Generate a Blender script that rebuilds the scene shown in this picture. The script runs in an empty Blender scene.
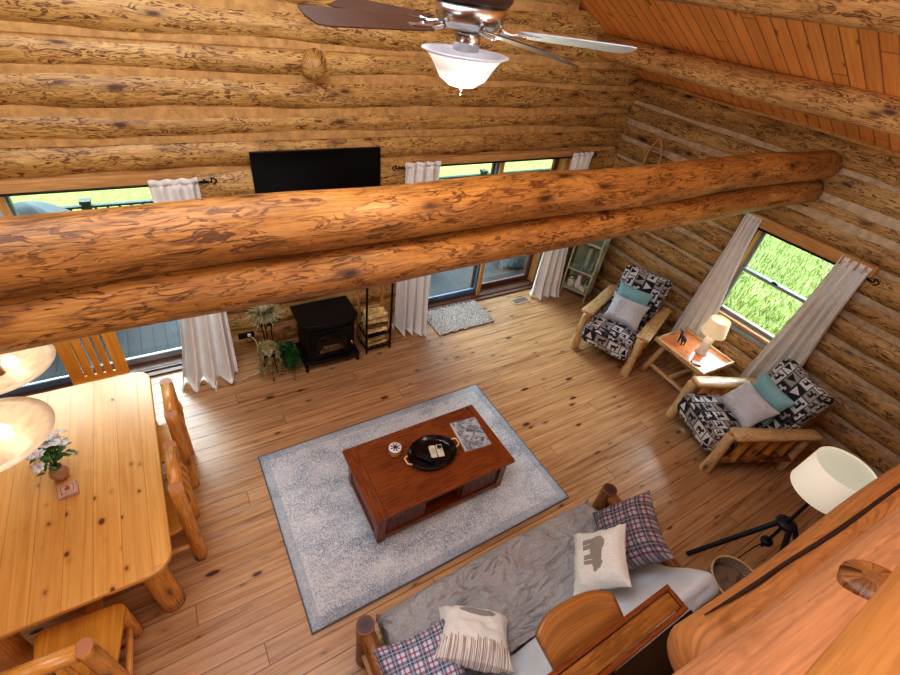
import bpy, math, random
from mathutils import Vector, Matrix, noise
random.seed(7)
R = math.radians
PI = math.pi
scene = bpy.context.scene
COL = scene.collection

# ------------------------------------------------------------------ mesh builder
class MB:
    def __init__(s):
        s.v = []; s.f = []; s.uv = []; s.mi = []; s.sm = []
    def face(s, idx, uv, mi=0, sm=True):
        s.f.append(idx); s.uv.append(uv); s.mi.append(mi); s.sm.append(sm)
    def xf(s, M, start=0):
        for i in range(start, len(s.v)):
            s.v[i] = tuple(M @ Vector(s.v[i]))
        return s
    # irregular log between two points
    def log(s, p0, p1, r0, r1=None, seg=14, step=.12, amp=.05, bend=.0, dome=0.0, endmi=1, caps=(1, 1), mi=0):
        p0 = Vector(p0); p1 = Vector(p1)
        if r1 is None: r1 = r0
        d = p1 - p0; L = d.length; t = d / L
        a = Vector((0, 0, 1)) if abs(t.z) < .9 else Vector((1, 0, 0))
        u = t.cross(a).normalized(); w = u.cross(t).normalized()
        n = max(2, int(L / step)); so = random.random() * 100
        uo = random.random() * 60; vo = random.random() * 60
        base = len(s.v)
        rings = []
        for i in range(n + 1):
            rings.append((i / n * L, 1.0))
        if dome > 0:
            rr = (r0 + r1) / 2
            pre = [(-dome * rr * math.sin(k), math.cos(k)) for k in (1.25, .85, .4)]
            post = [(L + dome * rr * math.sin(k), math.cos(k)) for k in (.4, .85, 1.25)]
            rings = pre + rings + post
        for (x, sc) in rings:
            k = x / L
            r = (r0 + (r1 - r0) * k) * sc * (1 + amp * noise.noise(Vector((x * 1.6 + so, so, 0))))
            c = p0 + t * x + (u * noise.noise(Vector((x * .7, so, 3))) + w * noise.noise(Vector((x * .7, so, 9)))) * bend
            for j in range(seg):
                th = 2 * PI * j / seg
                q = r * (1 + amp * .6 * noise.noise(Vector((x * 3 + so, math.cos(th) * 1.3, math.sin(th) * 1.3 + so))))
                s.v.append(tuple(c + u * (q * math.cos(th)) + w * (q * math.sin(th))))
        rm = (r0 + r1) / 2
        m = len(rings)
        for i in range(m - 1):
            for j in range(seg):
                j2 = (j + 1) % seg
                A = base + i * seg + j; B = base + i * seg + j2; C = base + (i + 1) * seg + j2; D = base + (i + 1) * seg + j
                x0 = rings[i][0] + uo; x1 = rings[i + 1][0] + uo
                v0 = vo + j / seg * 2 * PI * rm; v1 = vo + (j + 1) / seg * 2 * PI * rm
                s.face((A, D, C, B), ((x0, v0), (x1, v0), (x1, v1), (x0, v1)), mi)
        for e, (ri, flip) in enumerate(((0, 0), (m - 1, 1))):
            if not caps[e]: continue
            idx = [base + ri * seg + j for j in range(seg)]
            uv = [(.5 + .5 * math.cos(2 * PI * j / seg), .5 + .5 * math.sin(2 * PI * j / seg)) for j in range(seg)]
            if flip: idx = idx[::-1]; uv = uv[::-1]
            s.face(tuple(idx), tuple(uv), endmi, dome > 0)
        return s
    # smooth tube along points
    def tube(s, pts, rad, seg=8, sub=4, mi=0, closed=False):
        P = [Vector(p) for p in pts]
        if not hasattr(rad, '__len__'): rad = [rad] * len(P)
        pts2 = []; rr = []
        n = len(P)
        rng = range(n if closed else n - 1)
        for i in rng:
            a = P[(i - 1) % n] if (closed or i > 0) else P[0] * 2 - P[1]
            b = P[i]; c = P[(i + 1) % n]
            e = P[(i + 2) % n] if (closed or i + 2 < n) else P[-1] * 2 - P[-2]
            for k in range(sub):
                t = k / sub
                pts2.append(.5 * ((2 * b) + (c - a) * t + (2 * a - 5 * b + 4 * c - e) * t * t + (3 * b - a - 3 * c + e) * t ** 3))
                rr.append(rad[i] * (1 - t) + rad[(i + 1) % n] * t)
        if not closed: pts2.append(P[-1]); rr.append(rad[-1])
        m = len(pts2); base = len(s.v)
        nrm = None; L = 0; uo = random.random() * 60
        Ls = []
        for i in range(m):
            if closed: tg = pts2[(i + 1) % m] - pts2[i - 1]
            else: tg = pts2[min(i + 1, m - 1)] - pts2[max(i - 1, 0)]
            tg = tg.normalized() if tg.length > 1e-9 else Vector((0, 0, 1))
            if nrm is None:
                a = Vector((0, 0, 1)) if abs(tg.z) < .9 else Vector((1, 0, 0))
                nrm = tg.cross(a).normalized()
            nrm = (nrm - tg * nrm.dot(tg)).normalized()
            bn = tg.cross(nrm)
            if i: L += (pts2[i] - pts2[i - 1]).length
            Ls.append(L)
            for j in range(seg):
                th = 2 * PI * j / seg
                s.v.append(tuple(pts2[i] + nrm * (rr[i] * math.cos(th)) + bn * (rr[i] * math.sin(th))))
        for i in range(m if closed else m - 1):
            i2 = (i + 1) % m
            for j in range(seg):
                j2 = (j + 1) % seg
                v0 = uo + j / seg * 6.28 * rr[i]; v1 = uo + (j + 1) / seg * 6.28 * rr[i]
                a = Ls[i] + uo; b = (Ls[i2] if i2 else L + .01) + uo
                s.face((base + i * seg + j, base + i * seg + j2, base + i2 * seg + j2, base + i2 * seg + j), ((a, v0), (a, v1), (b, v1), (b, v0)), mi)
        if not closed:
            s.face(tuple(base + j for j in range(seg))[::-1], tuple((uo, uo) for _ in range(seg)), mi, False)
            s.face(tuple(base + (m - 1) * seg + j for j in range(seg)), tuple((uo, uo) for _ in range(seg)), mi, False)
        return s
    def box(s, c, d, M=None, mi=0, ax=None):
        c = Vector(c); hx, hy, hz = d[0] / 2, d[1] / 2, d[2] / 2
        base = len(s.v)
        for sx in (-1, 1):
            for sy in (-1, 1):
                for sz in (-1, 1):
                    p = Vector((sx * hx, sy * hy, sz * hz))
                    if M is not None: p = M @ p
                    s.v.append(tuple(p + c))
        fs = ((0, 1, 3, 2), (4, 6, 7, 5), (0, 4, 5, 1), (2, 3, 7, 6), (0, 2, 6, 4), (1, 5, 7, 3))
        if ax is None: ax = max(range(3), key=lambda i: d[i])
        uo = random.random() * 40; vo = random.random() * 40
        loc = [Vector((sx * hx, sy * hy, sz * hz)) for sx in (-1, 1) for sy in (-1, 1) for sz in (-1, 1)]
        nax = (0, 0, 1, 1, 2, 2)
        for f, na in zip(fs, nax):
            oth = [a for a in range(3) if a != na]
            ua = ax if ax in oth else oth[0]
            va = [a for a in oth if a != ua][0]
            s.face(tuple(base + i for i in f), tuple((loc[i][ua] + uo, loc[i][va] + vo + na) for i in f), mi, False)
        return s
    def lathe(s, prof, c=(0, 0, 0), seg=24, mi=0, sm=True, cap=True, axis=None):
        base = len(s.v); c = Vector(c)
        for (r, z) in prof:
            for j in range(seg):
                th = 2 * PI * j / seg
                s.v.append(tuple(c + Vector((r * math.cos(th), r * math.sin(th), z))))
        n = len(prof); l = 0
        for i in range(n - 1):
            dl = math.hypot(prof[i + 1][0] - prof[i][0], prof[i + 1][1] - prof[i][1])
            for j in range(seg):
                j2 = (j + 1) % seg
                s.face((base + i * seg + j, base + i * seg + j2, base + (i + 1) * seg + j2, base + (i + 1) * seg + j),
                       ((j / seg, l), ((j + 1) / seg, l), ((j + 1) / seg, l + dl), (j / seg, l + dl)), mi, sm)
            l += dl
        if cap:
            if prof[0][0] > 1e-4: s.face(tuple(base + j for j in range(seg))[::-1], tuple((.5 + .5 * math.cos(2 * PI * j / seg), .5 + .5 * math.sin(2 * PI * j / seg)) for j in range(seg))[::-1], mi, False)
            if prof[-1][0] > 1e-4: s.face(tuple(base + (n - 1) * seg + j for j in range(seg)), tuple((.5 + .5 * math.cos(2 * PI * j / seg), .5 + .5 * math.sin(2 * PI * j / seg)) for j in range(seg)), mi, False)
        return s
    def grid(s, fn, nu, nv, mi=0, sm=True, uvs=(1, 1), flip=False):
        base = len(s.v)
        for i in range(nu + 1):
            for j in range(nv + 1):
                s.v.append(tuple(fn(i / nu, j / nv)))
        for i in range(nu):
            for j in range(nv):
                a = base + i * (nv + 1) + j
                q = (a, a + nv + 1, a + nv + 2, a + 1)
                uv = ((i / nu * uvs[0], j / nv * uvs[1]), ((i + 1) / nu * uvs[0], j / nv * uvs[1]), ((i + 1) / nu * uvs[0], (j + 1) / nv * uvs[1]), (i / nu * uvs[0], (j + 1) / nv * uvs[1]))
                if flip: q = q[::-1]; uv = uv[::-1]
                s.face(q, uv, mi, sm)
        return s
    # extruded polygon
    def prism(s, poly, z0, z1, mi=0, M=None, uvrot=False):
        base = len(s.v); n = len(poly)
        for z in (z0, z1):
            for (x, y) in poly:
                p = Vector((x, y, z))
                if M is not None: p = M @ p
                s.v.append(tuple(p))
        g = (lambda x, y: (y, x)) if uvrot else (lambda x, y: (x, y))
        s.face(tuple(base + i for i in range(n))[::-1], tuple(g(*p) for p in poly)[::-1], mi, False)
        s.face(tuple(base + n + i for i in range(n)), tuple(g(*p) for p in poly), mi, False)
        l = 0
        for i in range(n):
            j = (i + 1) % n
            dl = math.hypot(poly[j][0] - poly[i][0], poly[j][1] - poly[i][1])
            s.face((base + i, base + j, base + n + j, base + n + i), ((l, z0), (l + dl, z0), (l + dl, z1), (l, z1)), mi, False)
            l += dl
        return s
    # pillow: width along x, height along y, thickness z
    def pillow(s, w, h, t, n=26, wr=.012, pinch=.11, seed=0):
        for side in (1, -1):
            def fn(u, v, side=side):
                x = u * 2 - 1; y = v * 2 - 1
                px = x * w / 2 * (1 - pinch * (1 - y * y) * abs(x)); py = y * h / 2 * (1 - pinch * (1 - x * x) * abs(y))
                e = max(0, (1 - x ** 4)) ** .6 * max(0, (1 - y ** 4)) ** .6
                z = t / 2 * e
                ed = 1 - e
                k = noise.noise(Vector((x * 1.6 + seed, y * 1.6, seed))) * .9 + noise.noise(Vector((x * 5 + seed, y * 5, seed + 4))) * .45
                z *= 1 + .16 * noise.noise(Vector((x * 1.3, y * 1.3, seed + side)))
                z += wr * 1.6 * k * (min(1, 3 * e)) + wr * .9 * math.sin(26 * (x + .15 * noise.noise(Vector((x * 3, y * 3, seed)))) + seed) * (1 - e) * min(1, 4 * e) * (1 if y < 0 else .6)
                return (px, py, side * max(z, 0.0))
            s.grid(fn, n, n, flip=(side < 0))
        return s
    # rounded box cushion
    def cushion(s, w, d, h, e=.28, n=20, wr=.006, seed=0, uvs=None):
        # cube-sphere style rounding through superellipsoid of 6 grids
        def mapf(p):
            x, y, z = p
            hx, hy, hz = w / 2, d / 2, h / 2
            rr = e * min(w, d, h)
            q = Vector((x * hx, y * hy, z * hz))
            inner = Vector((max(-hx + rr, min(hx - rr, q.x)), max(-hy + rr, min(hy - rr, q.y)), max(-hz + rr, min(hz - rr, q.z))))
            dv = q - inner
            if dv.length > 1e-6: q = inner + dv.normalized() * rr
            bulge = 1 - .0
            nn = noise.noise(Vector((q.x * 4 + seed, q.y * 4, q.z * 4 + seed))) + .5 * noise.noise(Vector((q.x * 10, q.y * 10 + seed, q.z * 10)))
            nd = Vector((x / max(w, .01), y / max(d, .01), z / max(h, .01))).normalized() if True else q
            return q + nd * (wr * nn)
        fac = uvs or (1, 1)
        for ax in range(3):
            for sg in (-1, 1):
                def fn(u, v, ax=ax, sg=sg):
                    a = math.sin((u - .5) * PI) * .5 + .5; b = math.sin((v - .5) * PI) * .5 + .5
                    a = (a + u) / 2 * 2 - 1; b = (b + v) / 2 * 2 - 1
                    p = [0, 0, 0]; p[ax] = sg; o = [i for i in range(3) if i != ax]
                    p[o[0]] = a; p[o[1]] = b
                    return mapf(p)
                dim = (w, d, h); o = [i for i in range(3) if i != ax]
                s.grid(fn, n, n, uvs=(dim[o[0]], dim[o[1]]), flip=((sg > 0) == (ax == 1)))
        return s
    def build(s, name, mats, parent=None, M=None, loc=None, bevel=0, subsurf=0, solid=0, bevseg=2):
        me = bpy.data.meshes.new(name)
        me.from_pydata(s.v, [], s.f)
        if not isinstance(mats, (list, tuple)): mats = [mats]
        for m in mats: me.materials.append(m)
        uvl = me.uv_layers.new(name='UVMap')
        flat = []
        for uv in s.uv:
            for p in uv: flat += [p[0], p[1]]
        uvl.data.foreach_set('uv', flat)
        nm = len(mats)
        me.polygons.foreach_set('material_index', [min(m, nm - 1) for m in s.mi])
        me.polygons.foreach_set('use_smooth', s.sm)
        me.update()
        o = bpy.data.objects.new(name, me)
        COL.objects.link(o)
        if parent is not None: o.parent = parent
        if loc is not None: o.location = loc
        if M is not None: o.matrix_local = M
        if solid:
            md = o.modifiers.new('solid', 'SOLIDIFY'); md.thickness = solid; md.offset = 0
        if bevel:
            md = o.modifiers.new('bevel', 'BEVEL'); md.width = bevel; md.segments = bevseg; md.limit_method = 'ANGLE'; md.angle_limit = R(40)
        if subsurf:
            md = o.modifiers.new('sub', 'SUBSURF'); md.levels = subsurf; md.render_levels = subsurf
        return o

def tag(o, label=None, cat=None, group=None, kind=None):
    if label: o['label'] = label
    if cat: o['category'] = cat
    if group: o['group'] = group
    if kind: o['kind'] = kind
    return o
def thing(name, label, cat, loc=(0, 0, 0), rz=0, group=None):
    o = bpy.data.objects.new(name, None); COL.objects.link(o)
    o.empty_display_size = .1
    o.location = loc; o.rotation_euler = (0, 0, rz)
    return tag(o, label, cat, group)
def struct(o): o['kind'] = 'structure'; return o
def kids(o): return [c for c in bpy.data.objects if c.parent == o]
def dup(root, loc, rz, label=None, group=None):
    def cp(o, par):
        c = o.copy(); COL.objects.link(c)
        if par is not None:
            c.parent = par
        for k in kids(o):
            if k is not c: cp(k, c)
        return c
    r = cp(root, None)
    r.location = loc; r.rotation_euler = (0, 0, rz)
    if label: r['label'] = label
    if group: r['group'] = group
    return r
def RT(loc, rx=0, ry=0, rz=0):
    return Matrix.Translation(loc) @ Matrix.Rotation(rz, 4, 'Z') @ Matrix.Rotation(ry, 4, 'Y') @ Matrix.Rotation(rx, 4, 'X')
def basis(loc, x, y):
    x = Vector(x).normalized(); z = x.cross(Vector(y)).normalized(); y = z.cross(x)
    M = Matrix.Identity(4)
    for i in range(3): M[i][0] = x[i]; M[i][1] = y[i]; M[i][2] = z[i]; M[i][3] = loc[i]
    return M

# ------------------------------------------------------------------ materials
def lin(c):
    return tuple(((x / 255) / 12.92 if x / 255 <= .04045 else ((x / 255 + .055) / 1.055) ** 2.4) for x in c) + (1,)
class NT:
    def __init__(s, name, rough=.5, metal=0, spec=.5):
        s.m = bpy.data.materials.new(name); s.m.use_nodes = True
        s.t = s.m.node_tree; s.b = s.t.nodes['Principled BSDF']
        s.b.inputs['Roughness'].default_value = rough; s.b.inputs['Metallic'].default_value = metal
        s.b.inputs['Specular IOR Level'].default_value = spec
        s.tc = s.t.nodes.new('ShaderNodeTexCoord')
    def n(s, typ, **kw):
        x = s.t.nodes.new(typ)
        for k, v in kw.items(): setattr(x, k, v)
        return x
    def l(s, a, b): s.t.links.new(a, b)
    def uv(s, scale=(1, 1, 1), loc=(0, 0, 0), src='UV', rot=(0, 0, 0)):
        mp = s.n('ShaderNodeMapping'); mp.inputs['Scale'].default_value = scale; mp.inputs['Location'].default_value = loc; mp.inputs['Rotation'].default_value = rot
        s.l(s.tc.outputs[src], mp.inputs[0]); return mp.outputs[0]
    def noise(s, vec, sc=1, det=3, rough=.55, dist=0):
        x = s.n('ShaderNodeTexNoise'); x.inputs['Scale'].default_value = sc; x.inputs['Detail'].default_value = det
        x.inputs['Roughness'].default_value = rough; x.inputs['Distortion'].default_value = dist
        s.l(vec, x.inputs['Vector']); return x.outputs['Fac']
    def vor(s, vec, sc=1, out='Distance', feat='F1', rnd=1):
        x = s.n('ShaderNodeTexVoronoi'); x.feature = feat; x.inputs['Scale'].default_value = sc; x.inputs['Randomness'].default_value = rnd
        s.l(vec, x.inputs['Vector']); return x.outputs[out]
    def math(s, op, a, b=None, c=None, clamp=False):
        x = s.n('ShaderNodeMath', operation=op); x.use_clamp = clamp
        for i, v in enumerate((a, b, c)):
            if v is None: continue
            if isinstance(v, (int, float)): x.inputs[i].default_value = v
            else: s.l(v, x.inputs[i])
        return x.outputs[0]
    def ramp(s, fac, stops, interp='LINEAR'):
        x = s.n('ShaderNodeValToRGB'); cr = x.color_ramp; cr.interpolation = interp
        while len(cr.elements) < len(stops): cr.elements.new(.5)
        for e, (p, c) in zip(cr.elements, stops):
            e.position = p; e.color = c if len(c) == 4 else lin(c)
        s.l(fac, x.inputs[0]); return x.outputs[0]
    def mr(s, fac, a, b, c=0, d=1):
        x = s.n('ShaderNodeMapRange'); x.inputs[1].default_value = a; x.inputs[2].default_value = b
        x.inputs[3].default_value = c; x.inputs[4].default_value = d; s.l(fac, x.inputs[0]); return x.outputs[0]
    def mix(s, fac, a, b, mode='MIX'):
        x = s.n('ShaderNodeMix', data_type='RGBA'); x.blend_type = mode
        for i, v in ((0, fac), (6, a), (7, b)):
            if isinstance(v, (int, float)): x.inputs[i].default_value = v
            elif isinstance(v, tuple): x.inputs[i].default_value = v if len(v) == 4 else lin(v)
            else: s.l(v, x.inputs[i])
        return x.outputs[2]
    def sep(s, vec):
        x = s.n('ShaderNodeSeparateXYZ'); s.l(vec, x.inputs[0]); return x.outputs
    def col(s, c):
        if isinstance(c, tuple): s.b.inputs['Base Color'].default_value = c if len(c) == 4 else lin(c)
        else: s.l(c, s.b.inputs['Base Color'])
    def bump(s, h, st=.3, dist=.01):
        x = s.n('ShaderNodeBump'); x.inputs['Strength'].default_value = st; x.inputs['Distance'].default_value = dist
        s.l(h, x.inputs['Height']); s.l(x.outputs[0], s.b.inputs['Normal'])
    def emit(s, c, st):
        s.b.inputs['Emission Color'].default_value = lin(c); s.b.inputs['Emission Strength'].default_value = st

def m_plain(name, c, rough=.5, metal=0, var=0, sc=8, spec=.5, bump=0):
    k = NT(name, rough, metal, spec)
    n = k.noise(k.uv(src='Object'), sc, 3)
    v = max(var, .06)
    c2 = tuple(max(0, x * (1 - v)) for x in c); c1 = tuple(min(255, x * (1 + v)) for x in c)
    k.col(k.ramp(n, [(.3, c2), (.7, c1)]))
    if bump: k.bump(k.noise(k.uv(src='Object'), sc * 6, 4), bump)
    return k.m

def m_log(name, dark, mid, light, line, rough=.45, lines=.75, su=1.0, knots=1, sheen=.5, bump=.25, lf=34):
    k = NT(name, rough, 0, sheen)
    u1 = k.uv((.8 * su, 3.2 * su, 1)); n1 = k.noise(u1, 1, 4, .6)
    base = k.ramp(n1, [(.28, dark), (.5, mid), (.72, light)])
    fine = k.noise(k.uv((4 * su, 70 * su, 1)), 1, 3, .6)
    base = k.mix(.35, base, k.ramp(fine, [(.3, tuple(x * .62 for x in mid)), (.7, tuple(min(255, x * 1.18) for x in light))]), 'MIX')
    n2 = k.noise(k.uv((3.6 * su, 15 * su, 1)), 1, 3, .55, .8)
    sn = k.math('SINE', k.math('MULTIPLY', n2, lf))
    ln = k.mr(sn, .1, .9)
    patch = k.mr(k.noise(k.uv((2.2 * su, 7 * su, 1), (5, 9, 0)), 1, 4, .65), .36, .56)
    lm = k.math('MULTIPLY', k.math('MULTIPLY', ln, patch, clamp=True), lines, clamp=True)
    c = k.mix(lm, base, line)
    if knots:
        kv = k.vor(k.uv((1.5 * su, 4.2 * su, 1)), 1)
        kn = k.mr(kv, .15, .06)
        kn2 = k.math('MULTIPLY', kn, .9, clamp=True)
        c = k.mix(kn2, c, tuple(x * .55 for x in line))
        halo = k.math('MULTIPLY', k.mr(kv, .34, .12), .45, clamp=True)
        c = k.mix(halo, c, tuple(x * .9 for x in line))
    k.col(c)
    h = k.math('SUBTRACT', k.noise(k.uv((2.2 * su, 8 * su, 1)), 1, 4), k.math('MULTIPLY', lm, .25))
    k.bump(h, bump, .02)
    k.l(k.mr(fine, .2, .8, rough - .08, rough + .12), k.b.inputs['Roughness'])
    return k.m

M = {}
M['wall_log'] = m_log('wall_log_wood', (138, 92, 40), (196, 146, 76), (230, 190, 120), (96, 50, 16), .42, .95, su=1.55)
M['side_log'] = m_log('side_log_wood', (118, 82, 42), (182, 136, 76), (222, 186, 120), (80, 46, 20), .5, .9, su=1.4)
M['beam_log'] = m_log('beam_log_wood', (92, 56, 22), (156, 102, 44), (208, 152, 80), (82, 44, 14), .42, .85, su=1.45, sheen=.4, lf=30, bump=.45)
M['rail_log'] = m_log('rail_log_wood', (146, 92, 46), (178, 118, 64), (200, 140, 82), (112, 62, 28), .55, .4, su=.8, knots=0, bump=.1, sheen=.3)
M['purlin_log'] = m_log('purlin_log_wood', (150, 102, 54), (200, 146, 84), (234, 188, 124), (96, 52, 22), .5, .9, su=1.5)
M['rail_log2'] = m_log('pale_rail_log_wood', (160, 104, 66), (184, 126, 82), (204, 146, 100), (130, 80, 48), .6, .3, su=.8, knots=0, bump=.12, sheen=.25)
M['rail_log3'] = m_log('hand_rail_log_wood', (176, 110, 50), (202, 134, 68), (222, 156, 88), (150, 90, 44), .6, .15, su=.8, knots=0, bump=.05, sheen=.25)
M['furn_log'] = m_log('furniture_log_wood', (182, 128, 74), (224, 182, 124), (244, 214, 166), (136, 80, 36), .32, .5, su=1.8, sheen=.6, bump=.2)
M['chair_log'] = m_log('dining_log_wood', (196, 116, 42), (226, 150, 66), (240, 176, 92), (150, 78, 24), .28, .2, su=1.6, knots=1, sheen=.7, bump=.08)
M['dark_log'] = m_log('twisted_log_wood', (92, 54, 26), (140, 88, 44), (176, 122, 68), (70, 34, 14), .35, .6, su=1.6)
M['red_wood'] = m_log('red_stained_wood', (100, 46, 14), (128, 64, 22), (150, 82, 34), (74, 30, 10), .28, .35, su=1.2, lf=14, sheen=.6, bump=.05, knots=0)
M['red_wood2'] = m_log('walnut_brown_wood', (114, 70, 28), (152, 98, 42), (182, 126, 60), (84, 48, 18), .3, .4, su=1.2, lf=16, sheen=.5, bump=.05, knots=0)
M['trim_wood'] = m_log('trim_board_wood', (176, 122, 66), (204, 152, 90), (222, 174, 112), (150, 96, 48), .45, .2, su=1, lf=12, bump=.05, knots=0)
M['orange_wood'] = m_log('end_table_wood', (196, 108, 62), (218, 132, 80), (236, 160, 104), (160, 80, 40), .14, .2, su=1, lf=12, bump=.04, knots=0, sheen=.8)

k = NT('cut_end_grain', .4)
v = k.sep(k.uv()); dx = k.math('SUBTRACT', v[0], .5); dy = k.math('SUBTRACT', v[1], .5)
rad = k.math('SQRT', k.math('ADD', k.math('MULTIPLY', dx, dx), k.math('MULTIPLY', dy, dy)))
rg = k.math('SINE', k.math('MULTIPLY', k.math('ADD', rad, k.math('MULTIPLY', k.noise(k.uv(), 3, 2), .06)), 90))
k.col(k.ramp(rg, [(.1, (196, 138, 92)), (.9, (160, 98, 60))])); M['end'] = k.m
k = NT('dark_end_grain', .5)
v = k.sep(k.uv()); dx = k.math('SUBTRACT', v[0], .5); dy = k.math('SUBTRACT', v[1], .5)
rad = k.math('SQRT', k.math('ADD', k.math('MULTIPLY', dx, dx), k.math('MULTIPLY', dy, dy)))
k.col(k.ramp(rad, [(.1, (70, 50, 52)), (.4, (92, 62, 54)), (.5, (150, 96, 60))])); M['dark_end'] = k.m

M['chink2'] = m_plain('grey_chinking_mortar', (196, 174, 142), .9, var=.1, sc=14, bump=.4)
M['chink'] = m_plain('chinking_mortar', (200, 158, 98), .9, var=.1, sc=14, bump=.4)

def m_planks(name, w, cols, gap, rough, knot=(96, 52, 24), length=2.6, gapw=.012, coat=0, kd=1.0, off=.37, ks=(3.2, 8.5), kv_=(-.07, .09)):
    # u along the boards, v across (metres)
    k = NT(name, rough, 0, .5)
    uv = k.uv()
    s3 = k.sep(uv)
    row = k.math('FLOOR', k.math('DIVIDE', s3[1], w))
    shift = k.math('MULTIPLY', k.math('FRACT', k.math('MULTIPLY', row, off)), length)
    uu = k.math('ADD', s3[0], shift)
    seg = k.math('FLOOR', k.math('DIVIDE', uu, length))
    idv = k.n('ShaderNodeCombineXYZ'); k.l(row, idv.inputs[0]); k.l(seg, idv.inputs[1])
    wn = k.n('ShaderNodeTexWhiteNoise', noise_dimensions='3D'); k.l(idv.outputs[0], wn.inputs[0])
    ofs = k.n('ShaderNodeCombineXYZ'); k.l(k.math('ADD', s3[0], k.math('MULTIPLY', wn.outputs[0], 50)), ofs.inputs[0]); k.l(s3[1], ofs.inputs[1]); k.l(k.math('MULTIPLY', row, 7.3), ofs.inputs[2])
    def mp(sc):
        m = k.n('ShaderNodeMapping'); m.inputs['Scale'].default_value = sc; k.l(ofs.outputs[0], m.inputs[0]); return m.outputs[0]
    g = k.noise(mp((1.4, 34, 1)), 1, 4, .6, .6)
    lo = k.noise(mp((1.0, 3, 1)), 1, 2)
    base = k.ramp(g, [(.25, cols[0]), (.5, cols[1]), (.75, cols[2])])
    base = k.mix(.22, base, k.ramp(lo, [(.3, cols[0]), (.7, cols[2])]))
    tone = k.mr(wn.outputs[0], 0, 1, .9, 1.07)
    hs = k.n('ShaderNodeHueSaturation'); k.l(base, hs.inputs['Color']); k.l(tone, hs.inputs['Value']); hs.inputs['Saturation'].default_value = 1.0
    base = hs.outputs[0]
    kv = k.math('ADD', k.vor(mp((ks[0], ks[1], 1)), 1), k.mr(k.noise(mp((1.7, 2.1, 1)), 2, 1), .35, .65, kv_[0], kv_[1]))
    halo = k.math('MULTIPLY', k.mr(kv, .26, .08), .4 * kd, clamp=True)
    base = k.mix(halo, base, tuple(x * .92 for x in cols[0]))
    kn = k.math('MULTIPLY', k.mr(kv, .14, .07), .85 * kd, clamp=True)
    base = k.mix(kn, base, knot)
    fr = k.math('FRACT', k.math('DIVIDE', s3[1], w))
    e = k.math('MINIMUM', fr, k.math('SUBTRACT', 1, fr))
    fu = k.math('FRACT', k.math('DIVIDE', uu, length))
    e2 = k.math('MULTIPLY', k.math('MINIMUM', fu, k.math('SUBTRACT', 1, fu)), length / w)
    em = k.math('MINIMUM', e, e2)
    gm = k.mr(em, gapw * .5 / w * 1.6, gapw * .2 / w)
    base = k.mix(k.math('MULTIPLY', gm, .75, clamp=True), base, gap)
    k.col(base)
    k.bump(k.math('SUBTRACT', k.math('MULTIPLY', g, .15), k.math('MULTIPLY', gm, 1.0)), .3, .004)
    k.l(k.mr(g, .2, .8, rough - .06, rough + .1), k.b.inputs['Roughness'])
    if coat:
        k.b.inputs['Coat Weight'].default_value = coat; k.b.inputs['Coat Roughness'].default_value = .18
    return k.m
M['floor'] = m_planks('pine_floor_boards', .165, ((144, 102, 64), (188, 144, 98), (220, 180, 132)), (96, 62, 38), .28, (84, 46, 24), 3.6, .007, kd=1.35)
M['ceil'] = m_planks('ceiling_boards', .13, ((216, 136, 60), (236, 164, 84), (246, 186, 106)), (120, 54, 16), .45, (120, 56, 20), 4.0, .012, kd=.8)
M['table_top'] = m_planks('varnished_pine_table', .16, ((206, 142, 64), (228, 168, 84), (240, 188, 106)), (190, 124, 54), .33, (112, 60, 20), 9.0, .004, coat=.08, kd=1.5, ks=(5.5, 8.0), kv_=(-.05, .05))
M['deck'] = m_planks('grey_deck_boards', .14, ((40, 42, 44), (52, 55, 58), (66, 69, 71)), (16, 18, 20), .7, (80, 92, 104), 3.6, .012, kd=.2)
M['table_edge'] = m_planks('varnished_pine_edge', .16, ((192, 124, 40), (216, 150, 54), (230, 170, 74)), (206, 130, 56), .2, (128, 66, 22), 9.0, .004, kd=.4)

def m_fabric(name, c1, c2, rough=.85, sc=60, bump=.2, wr=0):
    k = NT(name, rough, 0, .2)
    n = k.noise(k.uv(src='Object'), 5, 3); f = k.noise(k.uv(src='Object'), sc, 2)
    k.col(k.mix(.3, k.ramp(n, [(.3, c1), (.7, c2)]), k.ramp(f, [(.35, c1), (.65, c2)])))
    h = k.math('ADD', k.math('MULTIPLY', f, .15), k.math('MULTIPLY', k.noise(k.uv(src='Object'), 9, 2, .5, 1.5), wr))
    k.bump(h, bump, .02)
    k.b.inputs['Sheen Weight'].default_value = .2
    return k.m
M['curtain'] = m_fabric('curtain_linen', (226, 224, 217), (243, 241, 234), .9)
M['slip'] = m_fabric('grey_slipcover', (132, 132, 132), (160, 160, 158), .7, 80, .6, 1.0)
k = NT('wrinkled_grey_slipcover', .65, 0, .25)
kn_ = k.noise(k.uv((2.2, 4.5, 3), src='Object'), 1, 2, .5, 1.6); rid = k.math('ABSOLUTE', k.math('SUBTRACT', kn_, .5))
rid2 = k.math('ABSOLUTE', k.math('SUBTRACT', k.noise(k.uv((5, 9, 5), src='Object'), 1, 2, .5, 1.0), .5))
f_ = k.noise(k.uv(src='Object'), 90, 2)
k.col(k.ramp(f_, [(.3, (158, 158, 158)), (.7, (182, 182, 180))]))
k.bump(k.math('ADD', k.math('ADD', k.math('MULTIPLY', rid, -2.2), k.math('MULTIPLY', rid2, -.7)), k.math('MULTIPLY', f_, .02)), .9, .05)
M['slip'] = k.m
M['slip_lit'] = m_fabric('lit_slipcover', (206, 214, 220), (226, 232, 236), .8, 80, .4, .6)  # paler copy of the seat slipcover; light on the sofa back painted in
M['silver'] = m_fabric('silver_satin', (196, 204, 212), (222, 228, 234), .4, 30, .5, 1.2)
M['teal'] = m_fabric('teal_cotton', (128, 180, 190), (156, 204, 210), .6, 60, .3, .6)
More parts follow.
